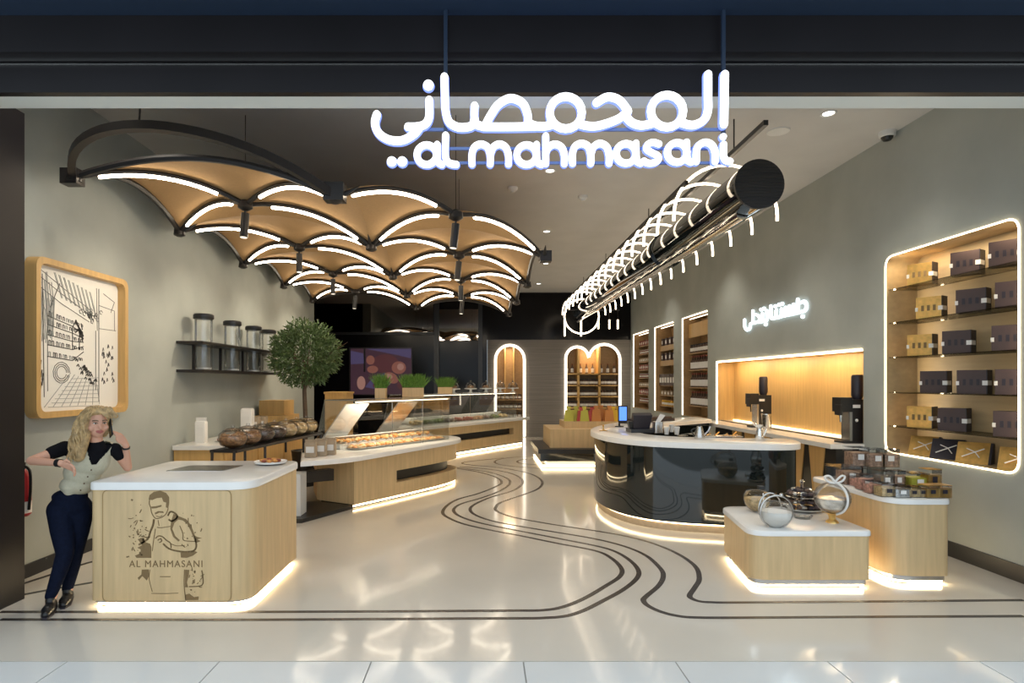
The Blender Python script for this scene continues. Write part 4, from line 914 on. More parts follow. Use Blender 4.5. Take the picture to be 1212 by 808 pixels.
p, q = at(386, 0, 13.0), at(412, 0, 13.0); MB().box((p.x, 12.9, 0), (q.x, 13.5, 1.50)).build('body', 'honey', wb, 0); MB().box((p.x-.02, 12.88, 1.50), (q.x+.02, 13.52, 1.54)).build('lid', 'honey', wb, 0)

# ================================================================ TREE, PLANTS
TX, TY = at(361, 0, 10.3).x, 10.3
tr = thing('olive_tree', 'small potted olive tree with round leafy crown behind the pastry counter', 'tree', (TX, TY, 0))
MB().lathe([(.17, 0), (.22, .55), (.23, .6), (.2, .6), (.19, .56)], (TX, TY, 0), 20).build('pot', 'black', tr); MB().lathe([(.195, .56), (0, .57)], (TX, TY, 0), 16).build('soil', 'soil', tr)
tk = MB().tube([(TX, TY, .55), (TX+.01, TY, 1.1), (TX-.01, TY, 1.6), (TX, TY, 2.1)], [.045, .04, .036, .02], 8)
rr = random.Random(11); CC = Vector((TX, TY, at(0, 419, TY).z))
for k in range(16):
    e_ = CC+Vector((rr.gauss(0, .22), rr.gauss(0, .22), rr.gauss(.02, .22))); tk.tube([(TX, TY, 1.55+.02*k), (Vector((TX, TY, 1.7+.02*k))+e_)/2, e_], [.014, .010, .003], 5)
tk.build('trunk', 'bark', tr)
lf = MB()
for k in range(5200):
    d_ = Vector((rr.gauss(0, 1), rr.gauss(0, 1), rr.gauss(0, 1))).normalized(); r_ = .57*(.35+.65*rr.random()**.5)*(1+.22*noise.noise(d_*2.3))
    p = CC+Vector((d_.x*r_, d_.y*r_, d_.z*r_*.95)); ax = (d_+Vector((rr.gauss(0, .6), rr.gauss(0, .6), rr.gauss(.1, .6)))).normalized()
    s_ = ax.cross(Vector((rr.gauss(0, 1), rr.gauss(0, 1), rr.gauss(0, 1)))).normalized()*.014; l_ = ax*rr.uniform(.06, .11)
    lf.add([p, p+l_*.5+s_, p+l_, p+l_*.5-s_], [(0, 1, 2, 3)])
stuff(lf.build('foliage', 'leaf', tr, 0, fix=False))
def planter(x, y, z, wd, lab, plant=True):
    t = thing('grass_planter', lab, 'plant', (x, y, z), 'grass boxes on the glass cases'); MB().box((x-wd/2, y-.09, z), (x+wd/2, y+.09, z+.16)).build('box', 'oak', t, 0)
    if plant:
        MB().box((x-wd/2+.01, y-.08, z+.16), (x+wd/2-.01, y+.08, z+.165)).build('soil', 'soil', t, 0); g = MB(); r_ = random.Random(int(x*1000))
        for k in range(int(1500*wd)):
            a_ = Vector((x+r_.uniform(-.5, .5)*wd, y+r_.uniform(-.08, .08), z+.16)); e_ = Vector((r_.gauss(0, .07), r_.gauss(0, .07), r_.uniform(.14, .27))); s_ = Vector((.007, r_.uniform(-.005, .005), 0))
            g.add([a_-s_, a_+s_, a_+e_*.6+s_*.7, a_+e_, a_+e_*.6-s_*.7], [(0, 1, 2, 3, 4)])
        stuff(g.build('grass', 'grass', t, 0, fix=False))
planter(at(451, 0, 9.95).x, 9.95, 1.49, .17, 'small oak box of green grass on the left of the pastry case roof')
planter(at(489, 0, 10.75).x, 10.75, 1.49, .36, 'wide oak box of green grass on the pastry case roof')
planter(at(527, 0, 14.6).x, 14.6, 1.47, .34, 'oak box of green grass on the back glass case beside the cake stands')
cl = thing('cake_stand', '', 'cake stand', group='glass domed cake stands on the back case')
MB().lathe([(.09, 0), (.03, .03), (.03, .09), (.16, .10), (.16, .125), (0, .125)], n=18).build('stand', 'white', cl); MB().lathe([(.13, .125), (.13, .2), (.09, .26), (.02, .28)], n=16).build('dome', 'glassb', cl); MB().ball((0, 0, .30), .025, 8, 6).build('knob', 'steel', cl); MB().lathe([(.09, .125), (.08, .19), (0, .2)], n=12).build('cake', 'nut', cl)
CK = Proto(cl)
for px, Y, l in ((537, 14.9, 'left one'), (557, 15.6, 'second from left'), (575, 16.1, 'middle one'), (592, 16.7, 'fourth from left'), (607, 17.1, 'right one')): CK.put((at(px, 0, Y).x, Y, 1.47), 0, 'domed cake stand on the back glass case, %s of the row' % l)

# ================================================================ NUT BOWLS, WALL CABINET GOODS
ns = thing('bowl_stand', 'dark metal stand carrying a row of nut bowls behind the reception island', 'stand', (-2.6, 7.7, 0))
N0, N1 = Vector((-2.86, 6.95, 0)), Vector((-2.60, 8.95, 0)); un = (N1-N0).normalized(); nn = Vector((-un.y, un.x, 0))
MB().quad3(N0-un*.2-nn*.16+Vector((0, 0, .98)), N1+un*.2-nn*.16+Vector((0, 0, .98)), N1+un*.2+nn*.16+Vector((0, 0, .98)), N0-un*.2+nn*.16+Vector((0, 0, .98)), .03).build('shelf', 'blackm', ns, 0)
for f in (-.1, .25, .8, 1.1):
    for s_ in (-.13, .13): p = N0.lerp(N1, f)+nn*s_; MB().cyl(p+Vector((-.02*(f < 0), 0, .762*(f > .6))), p+Vector((0, 0, .98)), .016, n=6).build('leg', 'blackm', ns)
for i, (mt, l) in enumerate((('nut', 'brown nuts, nearest the front'), ('nut', 'reddish nuts, second from the front'), ('nutd', 'dark mixed nuts, third from the front'), ('nutd', 'black and white nuts in the middle'), ('nutp', 'pale nuts, third from the far end'), ('nutp', 'cream nuts, second from the far end'), ('nutp', 'golden nuts at the far end'))):
    p = N0.lerp(N1, i/6)+Vector((0, 0, .995)); t = thing('nut_bowl', 'round glass bowl of %s of the stand' % l, 'bowl', p, 'glass nut bowls on the dark stand')
    MB().lathe([(.07, 0), (.135, .04), (.165, .11), (.15, .17), (.11, .20)], p, 22).build('glass_bowl', 'glassb', t, 60); MB().lathe([(.065, .012), (.125, .045), (.152, .10), (.14, .13), (0, .145)], p, 18).build('nuts', mt, t)
    g = MB(); r_ = random.Random(i)
    for k in range(45): a_ = r_.random()*2*PI; q = .12*math.sqrt(r_.random()); g.ball(p+Vector((q*math.cos(a_), q*math.sin(a_), .14+.02*r_.random())), (.018, .013, .011), 6, 4)
    stuff(g.build('loose_nuts', mt, t, 60)); MB().lathe([(.115, .20), (.09, .225), (.02, .235), (.02, .26), (0, .262)], p, 18).build('lid', 'glassb', t, 60)
def packet(nm, x, y, z, sx, sy, h, m, lab, catn, top=None):
    t = thing(nm, lab, catn, (x, y, z)); MB().prism(rpoly([(x-sx, y-sy), (x+sx, y-sy), (x+sx, y+sy), (x-sx, y+sy)], min(sx, sy)*.3, 3), z, z+h, h*.08).build('body', m, t, 30)
    MB().box((x-sx*.7, y-sy-.003, z+h*.3), (x+sx*.7, y-sy, z+h*.7)).build('paper_label', 'tagw', t, 0)
    if top: MB().box((x-sx, y-.01, z+h), (x+sx, y+.01, z+h*1.15)).build('folded_top', top, t, 0)
packet('standing_packet', at(231, 0, 8.3).x+.06, 8.35, .92, .07, .05, .30, 'tagw', 'tall white packet at the near end of the wall cabinet', 'packet', 'tagw')
for i, (px, Y) in enumerate(((240, 8.5), (252, 8.8), (262, 8.9))):
    x = -3.62; t = thing('sweets_plate', 'plate of sweets on the wall cabinet, %s the white packet' % ('beside', 'one away from', 'two away from')[i], 'plate', (x, Y, .92), 'sweets plates on the wall cabinet')
    MB().lathe([(.06, 0), (.13, .02), (.12, .015), (0, .01)], (x, Y, .92), 16).build('plate', 'white', t)
    for k in range(8): MB().ball((x+.065*math.cos(k*.8), Y+.065*math.sin(k*.8), .95), (.034, .03, .026), 7, 5).build('sweet', ('redn', 'nutp', 'pastry')[i], t)
for i, (px, Y, h) in enumerate(((291, 9.6, .42), (303, 9.9, .27), (310, 10.2, .26))): packet('standing_carton', -3.72, Y, .92, .09, .07, h, 'kraft' if i else 'tagw', ('tall white carton', 'kraft carton', 'small kraft carton')[i]+' on the wall cabinet against the left wall', 'carton')
t = thing('oak_tray_stack', 'oak display steps on the wall cabinet beside the tree trunk', 'display step', (-3.7, 11.0, .92)); MB().box((-4.0, 10.6, .92), (-3.45, 11.4, 1.16)).build('lower_step', 'honey', t, 0); MB().box((-4.0, 10.85, 1.16), (-3.55, 11.4, 1.42)).build('upper_step', 'honey', t, 0)
for i, px in enumerate((368, 380, 391)): Y = 8.0+.14*i; packet('kraft_pouch', at(px, 0, Y).x, Y, .765, .075, .045, .20, 'kraft', 'brown kraft pouch at the left end of the pastry counter, %s' % ('nearest the island', 'middle of three', 'nearest the glass')[i], 'pouch', 'kraft')

# ================================================================ COFFEE BAR GOODS
ZT = 1.055
def bt(px, py): x, y = fl(px, py, ZT); return Vector((x, y, ZT))
p = bt(733, 505); t = thing('customer_display', 'small upright blue screen at the left of the coffee bar', 'screen', p)
MB().lathe([(.07, 0), (.07, .012), (.015, .02), (.015, .12)], p, 14).build('stand', 'black', t)
x, y, z = p; y -= .0; MB().box((x-.02, y-.015, z+.08), (x+.125, y+.01, z+.33)).build('casing', 'black', t, 0); MB().box((x-.005, y-.018, z+.10), (x+.11, y-.014, z+.31)).build('screen', 'scr', t, 0)
p = bt(764, 512); t = thing('cash_register', 'black point of sale terminal seen from behind on the coffee bar', 'terminal', p); x, y, z = p
MB().box((x-.20, y-.02, z), (x+.17, y+.30, z+.05)).build('base', 'black', t, 0); MB().hexa([(x-.16, y+.02, z+.05), (x+.06, y+.02, z+.05), (x+.06, y+.2, z+.05), (x-.16, y+.2, z+.05), (x-.17, y-.02, z+.24), (x+.09, y-.02, z+.24), (x+.09, y+.06, z+.27), (x-.17, y+.06, z+.27)]).build('monitor', 'ddark', t, 0); MB().box((x-.06, y+.08, z+.03), (x+.0, y+.12, z+.16)).build('neck', 'black', t, 0); MB().hexa([(x-.21, y+.04, z+.05), (x-.15, y+.04, z+.05), (x-.15, y+.12, z+.05), (x-.21, y+.12, z+.05), (x-.23, y+.02, z+.15), (x-.17, y+.02, z+.15), (x-.17, y+.1, z+.16), (x-.23, y+.1, z+.16)]).build('card_reader', 'black', t, 0)
p = bt(779, 512); x, y, z = p; t = thing('receipt_printer', 'grey and white receipt printer right of the black terminal', 'printer', p); MB().prism(rpoly([(x-.06, y-.06), (x+.06, y-.06), (x+.06, y+.1), (x-.06, y+.1)], .02), z, z+.15).build('body', 'steel', t); MB().hexa([(x-.03, y, z+.15), (x+.03, y, z+.15), (x+.03, y+.02, z+.15), (x-.03, y+.02, z+.15), (x+.03, y, z+.26), (x+.10, y, z+.24), (x+.10, y+.02, z+.24), (x+.03, y+.02, z+.26)]).build('receipt', 'tagw', t, 0)
p = bt(714, 510); x, y, z = p; t = thing('brass_bell', 'small brass dish with stem at the left tip of the bar', 'bell', p); MB().lathe([(.045, 0), (.05, .012), (.012, .02), (.01, .07), (.02, .08), (0, .09)], p, 14).build('bell', 'gold', t); MB().lathe([(.06, 0), (.06, .004)], p, 14).build('base', 'steel', t)
for i, (px, py) in enumerate(((789, 514), (795, 511), (801, 514))):
    p = bt(px, py); t = thing('paper_cup', 'white paper cup on the bar beside the printer, %s' % ('leftmost', 'middle', 'rightmost')[i], 'cup', p, 'paper cups on the bar'); MB().lathe([(.026, 0), (.038, .09), (.035, .09), (.024, .01)], p, 14).build('cup', 'white', t); MB().lathe([(.040, .088), (.040, .10), (.03, .105), (0, .105)], p, 14).build('lid', 'white', t)
for i, (px, py) in enumerate(((808, 516), (820, 514))):
    p = bt(px, py); t = thing('saucer', 'steel saucer with spoon on the bar, %s' % ('nearer the cups', 'nearer the kettle')[i], 'saucer', p, 'steel saucers on the bar'); MB().lathe([(.04, 0), (.075, .012), (.07, .01), (0, .006)], p, 16).build('dish', 'steel', t); MB().tube([p+Vector((-.02, 0, .02)), p+Vector((.10, .06, .03))], .005, 5).build('spoon', 'steel', t)
p = bt(828, 519); t = thing('steel_kettle', 'small steel kettle on the middle of the bar', 'kettle', p); MB().lathe([(.06, 0), (.065, .02), (.04, .13), (.035, .15), (0, .16)], p, 16).build('body', 'steel', t); MB().ball(p+Vector((0, 0, .17)), .014, 8, 6).build('knob', 'black', t); MB().tube([p+Vector((.05, 0, .04)), p+Vector((.11, 0, .10)), p+Vector((.13, 0, .15))], .010, 6).build('spout', 'steel', t); MB().tube(cat([p+Vector((-.04, 0, .13)), p+Vector((-.10, 0, .10)), p+Vector((-.06, 0, .03))], 4), .008, 6).build('handle', 'black', t)
p = bt(899, 521); t = thing('steel_pitcher', 'polished steel pitcher with spout on the right of the bar', 'pitcher', p); MB().lathe([(.042, 0), (.05, .02), (.036, .11), (.03, .15), (.045, .19), (.04, .19), (.026, .15), (0, .14)], p, 18).build('body', 'chrome', t); MB().tube([p+Vector((-.03, 0, .17)), p+Vector((-.09, 0, .21))], [.02, .008], 8).build('spout', 'chrome', t); MB().tube(cat([p+Vector((.03, 0, .17)), p+Vector((.08, 0, .14)), p+Vector((.045, 0, .05))], 4), .007, 6).build('handle', 'chrome', t)
t = thing('bar_tool_tray', 'steel tray with tools lying on the bar top', 'tray', bt(850, 517)); p = bt(850, 517); x, y, z = p; MB().box((x-.22, y-.04, z), (x+.30, y+.16, z+.012)).build('tray', 'steel', t, 0)
for k in range(4): MB().tube([(x-.15+.11*k, y, z+.02), (x-.06+.11*k, y+.1, z+.035+.02*(k % 2))], .009, 6).build('tool', ('chrome', 'gold')[k % 2], t)
t = thing('dark_tray', 'long dark tray lying on the far arm of the bar before the slot niches', 'tray', (2.75, 10.55, ZT)); MB().box((2.2, 10.4, ZT), (3.5, 10.66, ZT+.05), rz=.72, c=(2.75, 10.6, 0)).build('tray', 'ddark', t, 0); MB().box((2.25, 10.43, ZT+.05), (3.45, 10.63, ZT+.08), rz=.72, c=(2.75, 10.6, 0)).build('cover', 'brown', t, 0)
def grinder(lab, x, y, s=1.0):
    z = 0; gx, gy = x, y; x = y = 0; t = thing('coffee_grinder', lab, 'grinder', (gx, gy, .985), None, 0, True); t.scale = (1.15, 1.15, 1.3)
    MB().prism(rpoly([(x-.13, y-.09), (x+.16, y-.09), (x+.16, y+.09), (x-.13, y+.09)], .02), z, z+.02).build('base', 'black', t)
    MB().box((x-.02, y-.085, z+.02), (x+.16, y+.085, z+.42)).build('column', 'black', t, 0); MB().box((x-.15, y-.08, z+.30), (x-.02, y+.08, z+.44)).build('head', 'black', t, 0)
    MB().lathe([(.045, .42), (.06, .46), (.06, .64), (.05, .66), (0, .66)], (x+.08, y, z), 16).build('hopper', 'ddark', t); MB().lathe([(.012, .20), (.02, .30)], (x-.10, y, z), 10).build('chute', 'chrome', t)
    MB().box((x-.17, y-.11, z+.27), (x-.15, y+.0, z+.37)).build('lever', 'black', t, 0); MB().box((x-.02, y-.0875, z+.34), (x+.06, y-.085, z+.37)).build('badge', 'tagw', t, 0); MB().ball((x+.02, y-.088, z+.22), .016, 8, 6).build('dial', 'tagw', t); MB().box((x-.05, y-.08, z+.02), (x-.02, y+.08, z+.30)).build('panel', 'steel', t, 0)
grinder('black coffee grinder with tall hopper at the far end of the coffee niche', 4.66, FPX*4.66/(897-VX))
grinder('black coffee grinder at the near end of the coffee niche, cut by the wall edge', 4.64, FPX*4.64/(1006-VX))
p = Vector((4.50, FPX*4.50/(907-VX), .985)); t = thing('steel_tumbler', 'tall steel mixing cup beside the far coffee grinder', 'cup', p); MB().lathe([(.05, 0), (.075, .26), (.07, .26), (.045, .01), (0, .01)], p, 18).build('cup', 'steel', t); MB().lathe([(.077, .25), (.077, .262)], p, 18).build('rim', 'chrome', t)

# ================================================================ GIFTS ON THE TWO FRONT PLINTHS
ZL = .50
def gl(px, py, z): x, y = fl(px, py, z); return Vector((x, y, z))
def bowl_gift(p, r, lab, fill, ringm):
    t = thing('glass_bowl', lab, 'glass bowl', p, 'glass gift bowls on the low plinth'); prof = [(r*.35, 0)]+[(r*math.sin(a_), r*(1-math.cos(a_))*.98) for a_ in [.35+.17*k for k in range(12)]]
    MB().lathe(prof, p, 24).build('bowl', 'glassb', t, 60); MB().lathe([(r*.3, .006)]+[(r*.95*math.sin(a_), r*(1-.95*math.cos(a_))) for a_ in (.5, .8, 1.1, 1.4, 1.6)]+[(0, r*1.08)], p, 20).build('filling', fill, t)
    c = p+Vector((0, 0, r))
    if ringm: MB().tube([c+Vector((r*1.04*math.cos(a_), -.02, r*1.04*math.sin(a_))) for a_ in [2*PI*k/28 for k in range(28)]], .007, 6, closed=True).tube([c+Vector((r*.75*math.cos(a_), r*.72, r*1.04*math.sin(a_))) for a_ in [2*PI*k/28 for k in range(28)]], .007, 6, closed=True).build('metal_ring', ringm, t); MB().ball(c+Vector((.04, -.02, r*1.07)), .018, 8, 6).build('clasp', 'chrome', t)
    return t
bowl_gift(gl(918, 623.5, ZL), .135, 'round glass bowl of white sweets with dark rings, front of the low plinth', 'cream', 'steel')
t = bowl_gift(gl(896, 605, ZL), .125, 'wide glass bowl of pale sweets with tassel, back left of the low plinth', 'nutp', None)
p = gl(896, 605, ZL); MB().tube([p+Vector((.0, -.13, .20)), p+Vector((.0, -.135, .10))], .006, 5).ball(p+Vector((0, -.135, .09)), (.025, .02, .035), 8, 6).build('tassel', 'tagw', t); MB().box(tuple(p+Vector((.0, -.05, .22))), tuple(p+Vector((.05, 0, .25)))).build('clip', 'black', t, 0)
p = gl(949, 603, ZL); t = thing('tiered_tray', 'silver two tier tray of dark chocolates at the back of the low plinth', 'tiered tray', p)
MB().lathe([(.05, 0), (.19, .015), (.20, .03), (.18, .025), (.02, .03), (.018, .12), (.15, .13), (.16, .145), (.14, .14), (.015, .15), (.012, .26), (.025, .28), (0, .30)], p, 24).build('stand', 'chrome', t)
r_ = random.Random(2)
for z_, R_, n_ in ((.035, .15, 16), (.075, .11, 12), (.155, .11, 12), (.185, .07, 8)):
    for k in range(n_): a_ = 2*PI*k/n_+r_.random()*.3; MB().ball(p+Vector((R_*math.cos(a_), R_*math.sin(a_), z_+.012)), (.03, .027, .02), 7, 5).build('chocolate', ('ddark', 'brown', 'nutd', 'foil')[k % 4], t)
p = gl(985, 618, ZL); t = thing('bow_globe', 'frosted glass globe tied with a pale bow on a small gold stand', 'glass globe', p)
MB().lathe([(.055, 0), (.05, .012), (.028, .03), (.03, .06), (.05, .085)], p, 18).build('gold_foot', 'gold', t); c = p+Vector((0, 0, .085+.135)); MB().ball(c, (.15, .15, .14), 26, 16).build('globe', 'glassb', t, 60); MB().lathe([(.02, -.11), (.10, -.09), (.138, -.03), (.14, .0), (0, .02)], c, 20).build('filling', 'foil', t)
MB().tube([c+Vector((.153*math.cos(a_)*.35, -.153*abs(math.cos(a_))*.94, .146*math.sin(a_))) for a_ in [-1.3+.2*k for k in range(14)]], .010, 6).build('ribbon', 'tagw', t)
for s_ in (-1, 1): MB().tube(cat([c+Vector((0, -.04, .14)), c+Vector((s_*.05, -.05, .20)), c+Vector((s_*.09, -.04, .19)), c+Vector((s_*.06, -.04, .15))], 5, True), .009, 6, closed=True).build('bow_loop', 'tagw', t)
p = gl(950, 613, ZL); t = thing('ash_dish', 'small clear glass dish before the tiered tray', 'dish', p); MB().lathe([(.07, 0), (.085, .03), (.07, .03), (.05, .012), (0, .012)], p, 20).build('dish', 'glassb', t); MB().ball(p+Vector((0, 0, .02)), (.03, .03, .01), 8, 5).build('sweet', 'foil', t)
ZH = .745
def clearbox(px, py, s, h, m, lab, z=ZH, ang=0, dep=None):
    s *= 1.15; h *= 1.1
    p = gl(px, py, z) if dep is None else Vector(((px-VX)/FPX*dep, dep, z)); t = thing('clear_gift_box', lab, 'gift box', p, 'clear gift boxes on the tall plinth', ang, True)
    MB().box((-s, -s, 0), (s, s, h)).build('clear_box', 'glassb', t, 0); MB().box((-s*.86, -s*.86, .004), (s*.86, s*.86, h*.72)).build('filling', m, t, 0)
    MB().box((-s*1.02, -s*1.02, h*.985), (s*1.02, s*1.02, h*1.02)).build('lid', 'glassb' if m != 'gold' else 'gold', t, 0); MB().box((-s*.35, -s*1.03, h*.35), (s*.35, -s*1.0, h*.65)).build('paper_label', 'ddark' if m in ('gold', 'nutp') else 'tagw', t, 0)
CB = [(1003, 572, .075, .16, 'choc', 'clear box of dark nuts at the far left of the tall plinth'), (1014, 575, .045, .09, 'rose', 'small red filled box behind the left rim of the tall plinth'),
 (1022, 579, .05, .13, 'rose', 'clear box of red sweets on the left rim of the tall plinth'), (1032, 583, .05, .10, 'rose', 'rosy box left of the front row on the tall plinth'),
 (1047, 586.5, .058, .10, 'nutp', 'front row box of pale nuts nearest the rounded corner'), (1063, 587.5, .06, .09, 'foil', 'front row silvery box beside the pale nut box'), (1077, 587.5, .05, .085, 'nutp', 'front row box of green nuts'),
 (1088, 587.5, .045, .085, 'nutp', 'front row cream box beside the gold cubes'), (1099, 588, .05, .10, 'gold', 'gold cube in the front row, left of the two'), (1113, 588, .05, .10, 'gold', 'gold cube at the right end of the front row'),
 (1045, 577, .06, .15, 'foil', 'silver sprinkled box in the second row of the tall plinth'), (1060, 577, .05, .15, 'choc', 'dark round topped box in the second row of the tall plinth'), (1082, 577, .075, .13, 'bagy', 'wide box with lime green top in the second row'), (1101, 578, .055, .17, 'gold', 'tall gold box at the right of the second row')]
for px, py, s_, h_, m_, l_ in CB: clearbox(px, py, s_, h_, m_, l_)
for px, s_, h_, l_ in ((1013, .075, .17, 'tall clear box on a riser at the far left of the tall plinth'), (1033, .075, .16, 'tall clear box on a riser in the middle of the tall plinth'), (1048, .075, .16, 'tall clear box on a riser at the right of the tall plinth')): clearbox(px, 0, s_, h_, 'choc', l_, .90, 0, 6.22 if px < 1020 else 6.15)
t = thing('acrylic_riser', 'clear acrylic riser lifting the rear boxes of the tall plinth', 'riser', (3.85, 6.2, ZH)); MB().box((3.55, 6.05, .885), (4.0, 6.34, .90)).build('platform', 'glassb', t, 0)
for x in (3.56, 3.98): MB().box((x, 6.06, ZH), (x+.01, 6.33, .885)).build('upright', 'glassb', t, 0)

# ================================================================ THE WOMAN
class Blob:
    def __init__(s): s.m = MB()
    def cap(s, a, b, r1, r2, n=14):
        a, b = Vector(a), Vector(b); k = 4; d_ = (b-a); L = d_.length; u_ = d_/max(L, 1e-6); P = []; R = []
        for i in range(k+1): th = PI/2*(1-i/k); P.append(a-u_*r1*math.sin(th)); R.append(max(1e-4, r1*math.cos(th)))
        for i in range(k+1): th = PI/2*i/k; P.append(b+u_*r2*math.sin(th)); R.append(max(1e-4, r2*math.cos(th)))
        s.m.tube(P, R, n); return s
    def ell(s, c, r, rot=None): s.m.ball(c, r, 18, 12, rot); return s
    def chain(s, pts, rad):
        for i in range(len(pts)-1): s.cap(pts[i], pts[i+1], rad[i], rad[i+1])
        return s
    def done(s, name, mt, parent, vox, smooth=6):
        o = s.m.build('tmp', mt, None, 60); md = o.modifiers.new('r', 'REMESH'); md.mode = 'VOXEL'; md.voxel_size = vox; md.adaptivity = 0
        ms = o.modifiers.new('s', 'SMOOTH'); ms.iterations = smooth; ms.factor = .5
        dg = bpy.context.evaluated_depsgraph_get(); me = bpy.data.meshes.new_from_object(o.evaluated_get(dg)); b = MB(); off = wloc(parent)
        me.transform(Matrix.Translation(-off)); me.name = name; bpy.data.objects.remove(o)
        me.polygons.foreach_set('use_smooth', [True]*len(me.polygons)); q = bpy.data.objects.new(name, me); COL.objects.link(q); q.parent = parent
        return q
wm = thing('person', 'person with curly blond hair and beige vest phoning while leaning on the island', 'person', (-3.3, 4.75, 0))
hipR, hipL = at(72, 603, 4.86), at(95, 603, 4.93); pel = (hipR+hipL)/2+Vector((0, 0, .04))
knR, knL = at(77, 655, 4.74), at(88, 655, 4.86); anR, anL = at(60, 710, 4.66), at(80, 701, 4.86)
wst = at(92, 572, 4.90); chs = at(104, 545, 4.90); shm = at(107, 530, 4.90)
shR, shL = at(77, 530, 4.84), at(136, 531, 4.98); elR = at(37, 545, 4.64); wrR = at(72, 548, 4.56); haR = at(88, 554, 4.58)
elL = at(151, 553, 5.08); elL.z = max(elL.z, 1.025); wrL = at(149, 527, 5.0); haL = at(138, 512, 4.91)
nk = at(114, 520, 4.89); hd = at(114.5, 500, 4.86)
FD = Vector((.72, -.66, -.16)).normalized(); SD = FD.cross(Vector((0, 0, 1))).normalized(); UD = SD.cross(FD).normalized()
RH = Matrix((SD, FD, UD)).transposed()          # columns: side, forward, up
def H(s_, f, u_): return hd+SD*s_+FD*f+UD*u_
body = Blob()
body.ell(hd+UD*.012, (.073, .088, .105), RH); body.ell(H(0, .028, -.05), (.054, .058, .062), RH); body.ell(H(0, .05, -.088), (.025, .024, .022), RH)
body.cap(H(0, .083, .006), H(0, .104, -.022), .008, .012); body.ell(H(-.05, .05, -.03), (.022, .03, .026), RH); body.ell(H(.05, .05, -.03), (.022, .03, .026), RH)
for s_ in (-1, 1): body.ell(H(s_*.074, -.01, -.01), (.012, .022, .032), RH)
body.cap(nk-Vector((0, 0, .02)), H(0, -.01, -.06), .048, .045)
tw = Matrix.Rotation(.28, 3, 'Z')
body.ell(chs, (.135, .085, .13), tw).ell((chs+wst)/2, (.115, .078, .12), tw).ell(wst, (.105, .075, .09), tw).ell(pel, (.135, .095, .09), tw).cap(shR, shL, .04, .04)
for hp, kn, an in ((hipR, knR, anR), (hipL, knL, anL)): body.chain([hp, kn, an, an+Vector((0, 0, -.02))], [.075, .048, .034, .032])
body.chain([shR, elR, wrR], [.043, .034, .024]).chain([shL, elL, wrL], [.043, .034, .024])
def hand(wr, pd, fd, side, curl, spread=.018):
    """palm along pd, fingers leave along fd, thumb towards side"""
    pd, fd, side = pd.normalized(), fd.normalized(), side.normalized(); pa = wr+pd*.075; nrm = pd.cross(side).normalized()
    for k in (-1.5, -.5, .5, 1.5): body.cap(wr+side*k*.010, pa+side*k*.017, .015, .011)
    for k, L in zip((1.5, .5, -.5, -1.5), (.068, .076, .070, .055)):
        p0 = pa+side*k*.0175; d_ = pd.lerp(fd, .35).normalized(); p1 = p0+d_*L*.45; d2_ = fd; p2 = p1+d2_*L*.33; p3 = p2+(fd+curl).normalized()*L*.28
        body.chain([p0, p1, p2, p3], [.0095, .0090, .0080, .0068])
    t0 = wr+pd*.022+side*.022; t1 = t0+(side*.7+pd*.6).normalized()*.036; t2 = t1+(pd+fd*.35).normalized()*.030; body.chain([t0, t1, t2], [.012, .010, .008])
hand(wrR, haR-wrR, Vector((.35, -.2, -1)), Vector((.15, -.5, .85)), Vector((-.9, .2, -.2)))
hand(wrL, haL-wrL+Vector((-.01, -.02, .05)), Vector((-.45, -.35, .8)), Vector((-.5, -.85, .1)), Vector((-.9, .1, .2)))
body.done('body', 'skin', wm, .0055, 4)
# face details
for s_ in (-1, 1):
    e_ = MB().ball(H(s_*.031, .076, .012), (.014, .010, .0075), 12, 8, RH).build('eye', 'eye', wm); MB().ball(H(s_*.031, .0845, .012), (.0065, .004, .0068), 10, 6, RH).build('iris', 'brow', e_)
    MB().tube(cat([H(s_*.014, .090, .032), H(s_*.032, .088, .038), H(s_*.052, .074, .031)], 4), .0042, 6).build('eyebrow', 'brow', wm); MB().tube(cat([H(s_*.016, .0865, .014), H(s_*.032, .0875, .021), H(s_*.048, .076, .015)], 4), .0028, 5).build('eyelash', 'brow', wm)
MB().tube(cat([H(-.023, .082, -.053), H(-.010, .095, -.047), H(0, .097, -.050), H(.010, .095, -.047), H(.023, .082, -.053)], 4), .0058, 6).tube(cat([H(-.019, .084, -.057), H(0, .096, -.062), H(.019, .084, -.057)], 4), .0062, 6).build('lips', 'lips', wm)
# clothing
c_ = Blob(); c_.ell(pel+Vector((0, 0, -.01)), (.150, .112, .105), tw).ell(pel+Vector((-.005, .0, .07)), (.128, .096, .06), tw)
for hp, kn, an in ((hipR, knR, anR), (hipL, knL, anL)):
    md_ = hp.lerp(kn, .5); cf = kn.lerp(an, .35); c_.chain([hp+Vector((0, 0, -.0)), md_, kn, cf, an+Vector((0, 0, .03))], [.100, .086, .062, .056, .040])
c_.done('trousers', 'jeans', wm, .008, 5)
c_ = Blob(); c_.ell(chs+Vector((0, 0, .02)), (.150, .098, .125), tw).cap(shR+Vector((.02, 0, -.005)), shL+Vector((-.02, 0, -.005)), .052, .050).cap(nk+Vector((0, .01, -.07)), nk+Vector((0, .005, -.045)), .07, .060)
c_.cap(shR, shR.lerp(elR, .40), .058, .052).cap(shL, shL.lerp(elL, .36), .050, .046); c_.done('tee_shirt', 'tee', wm, .007, 4)
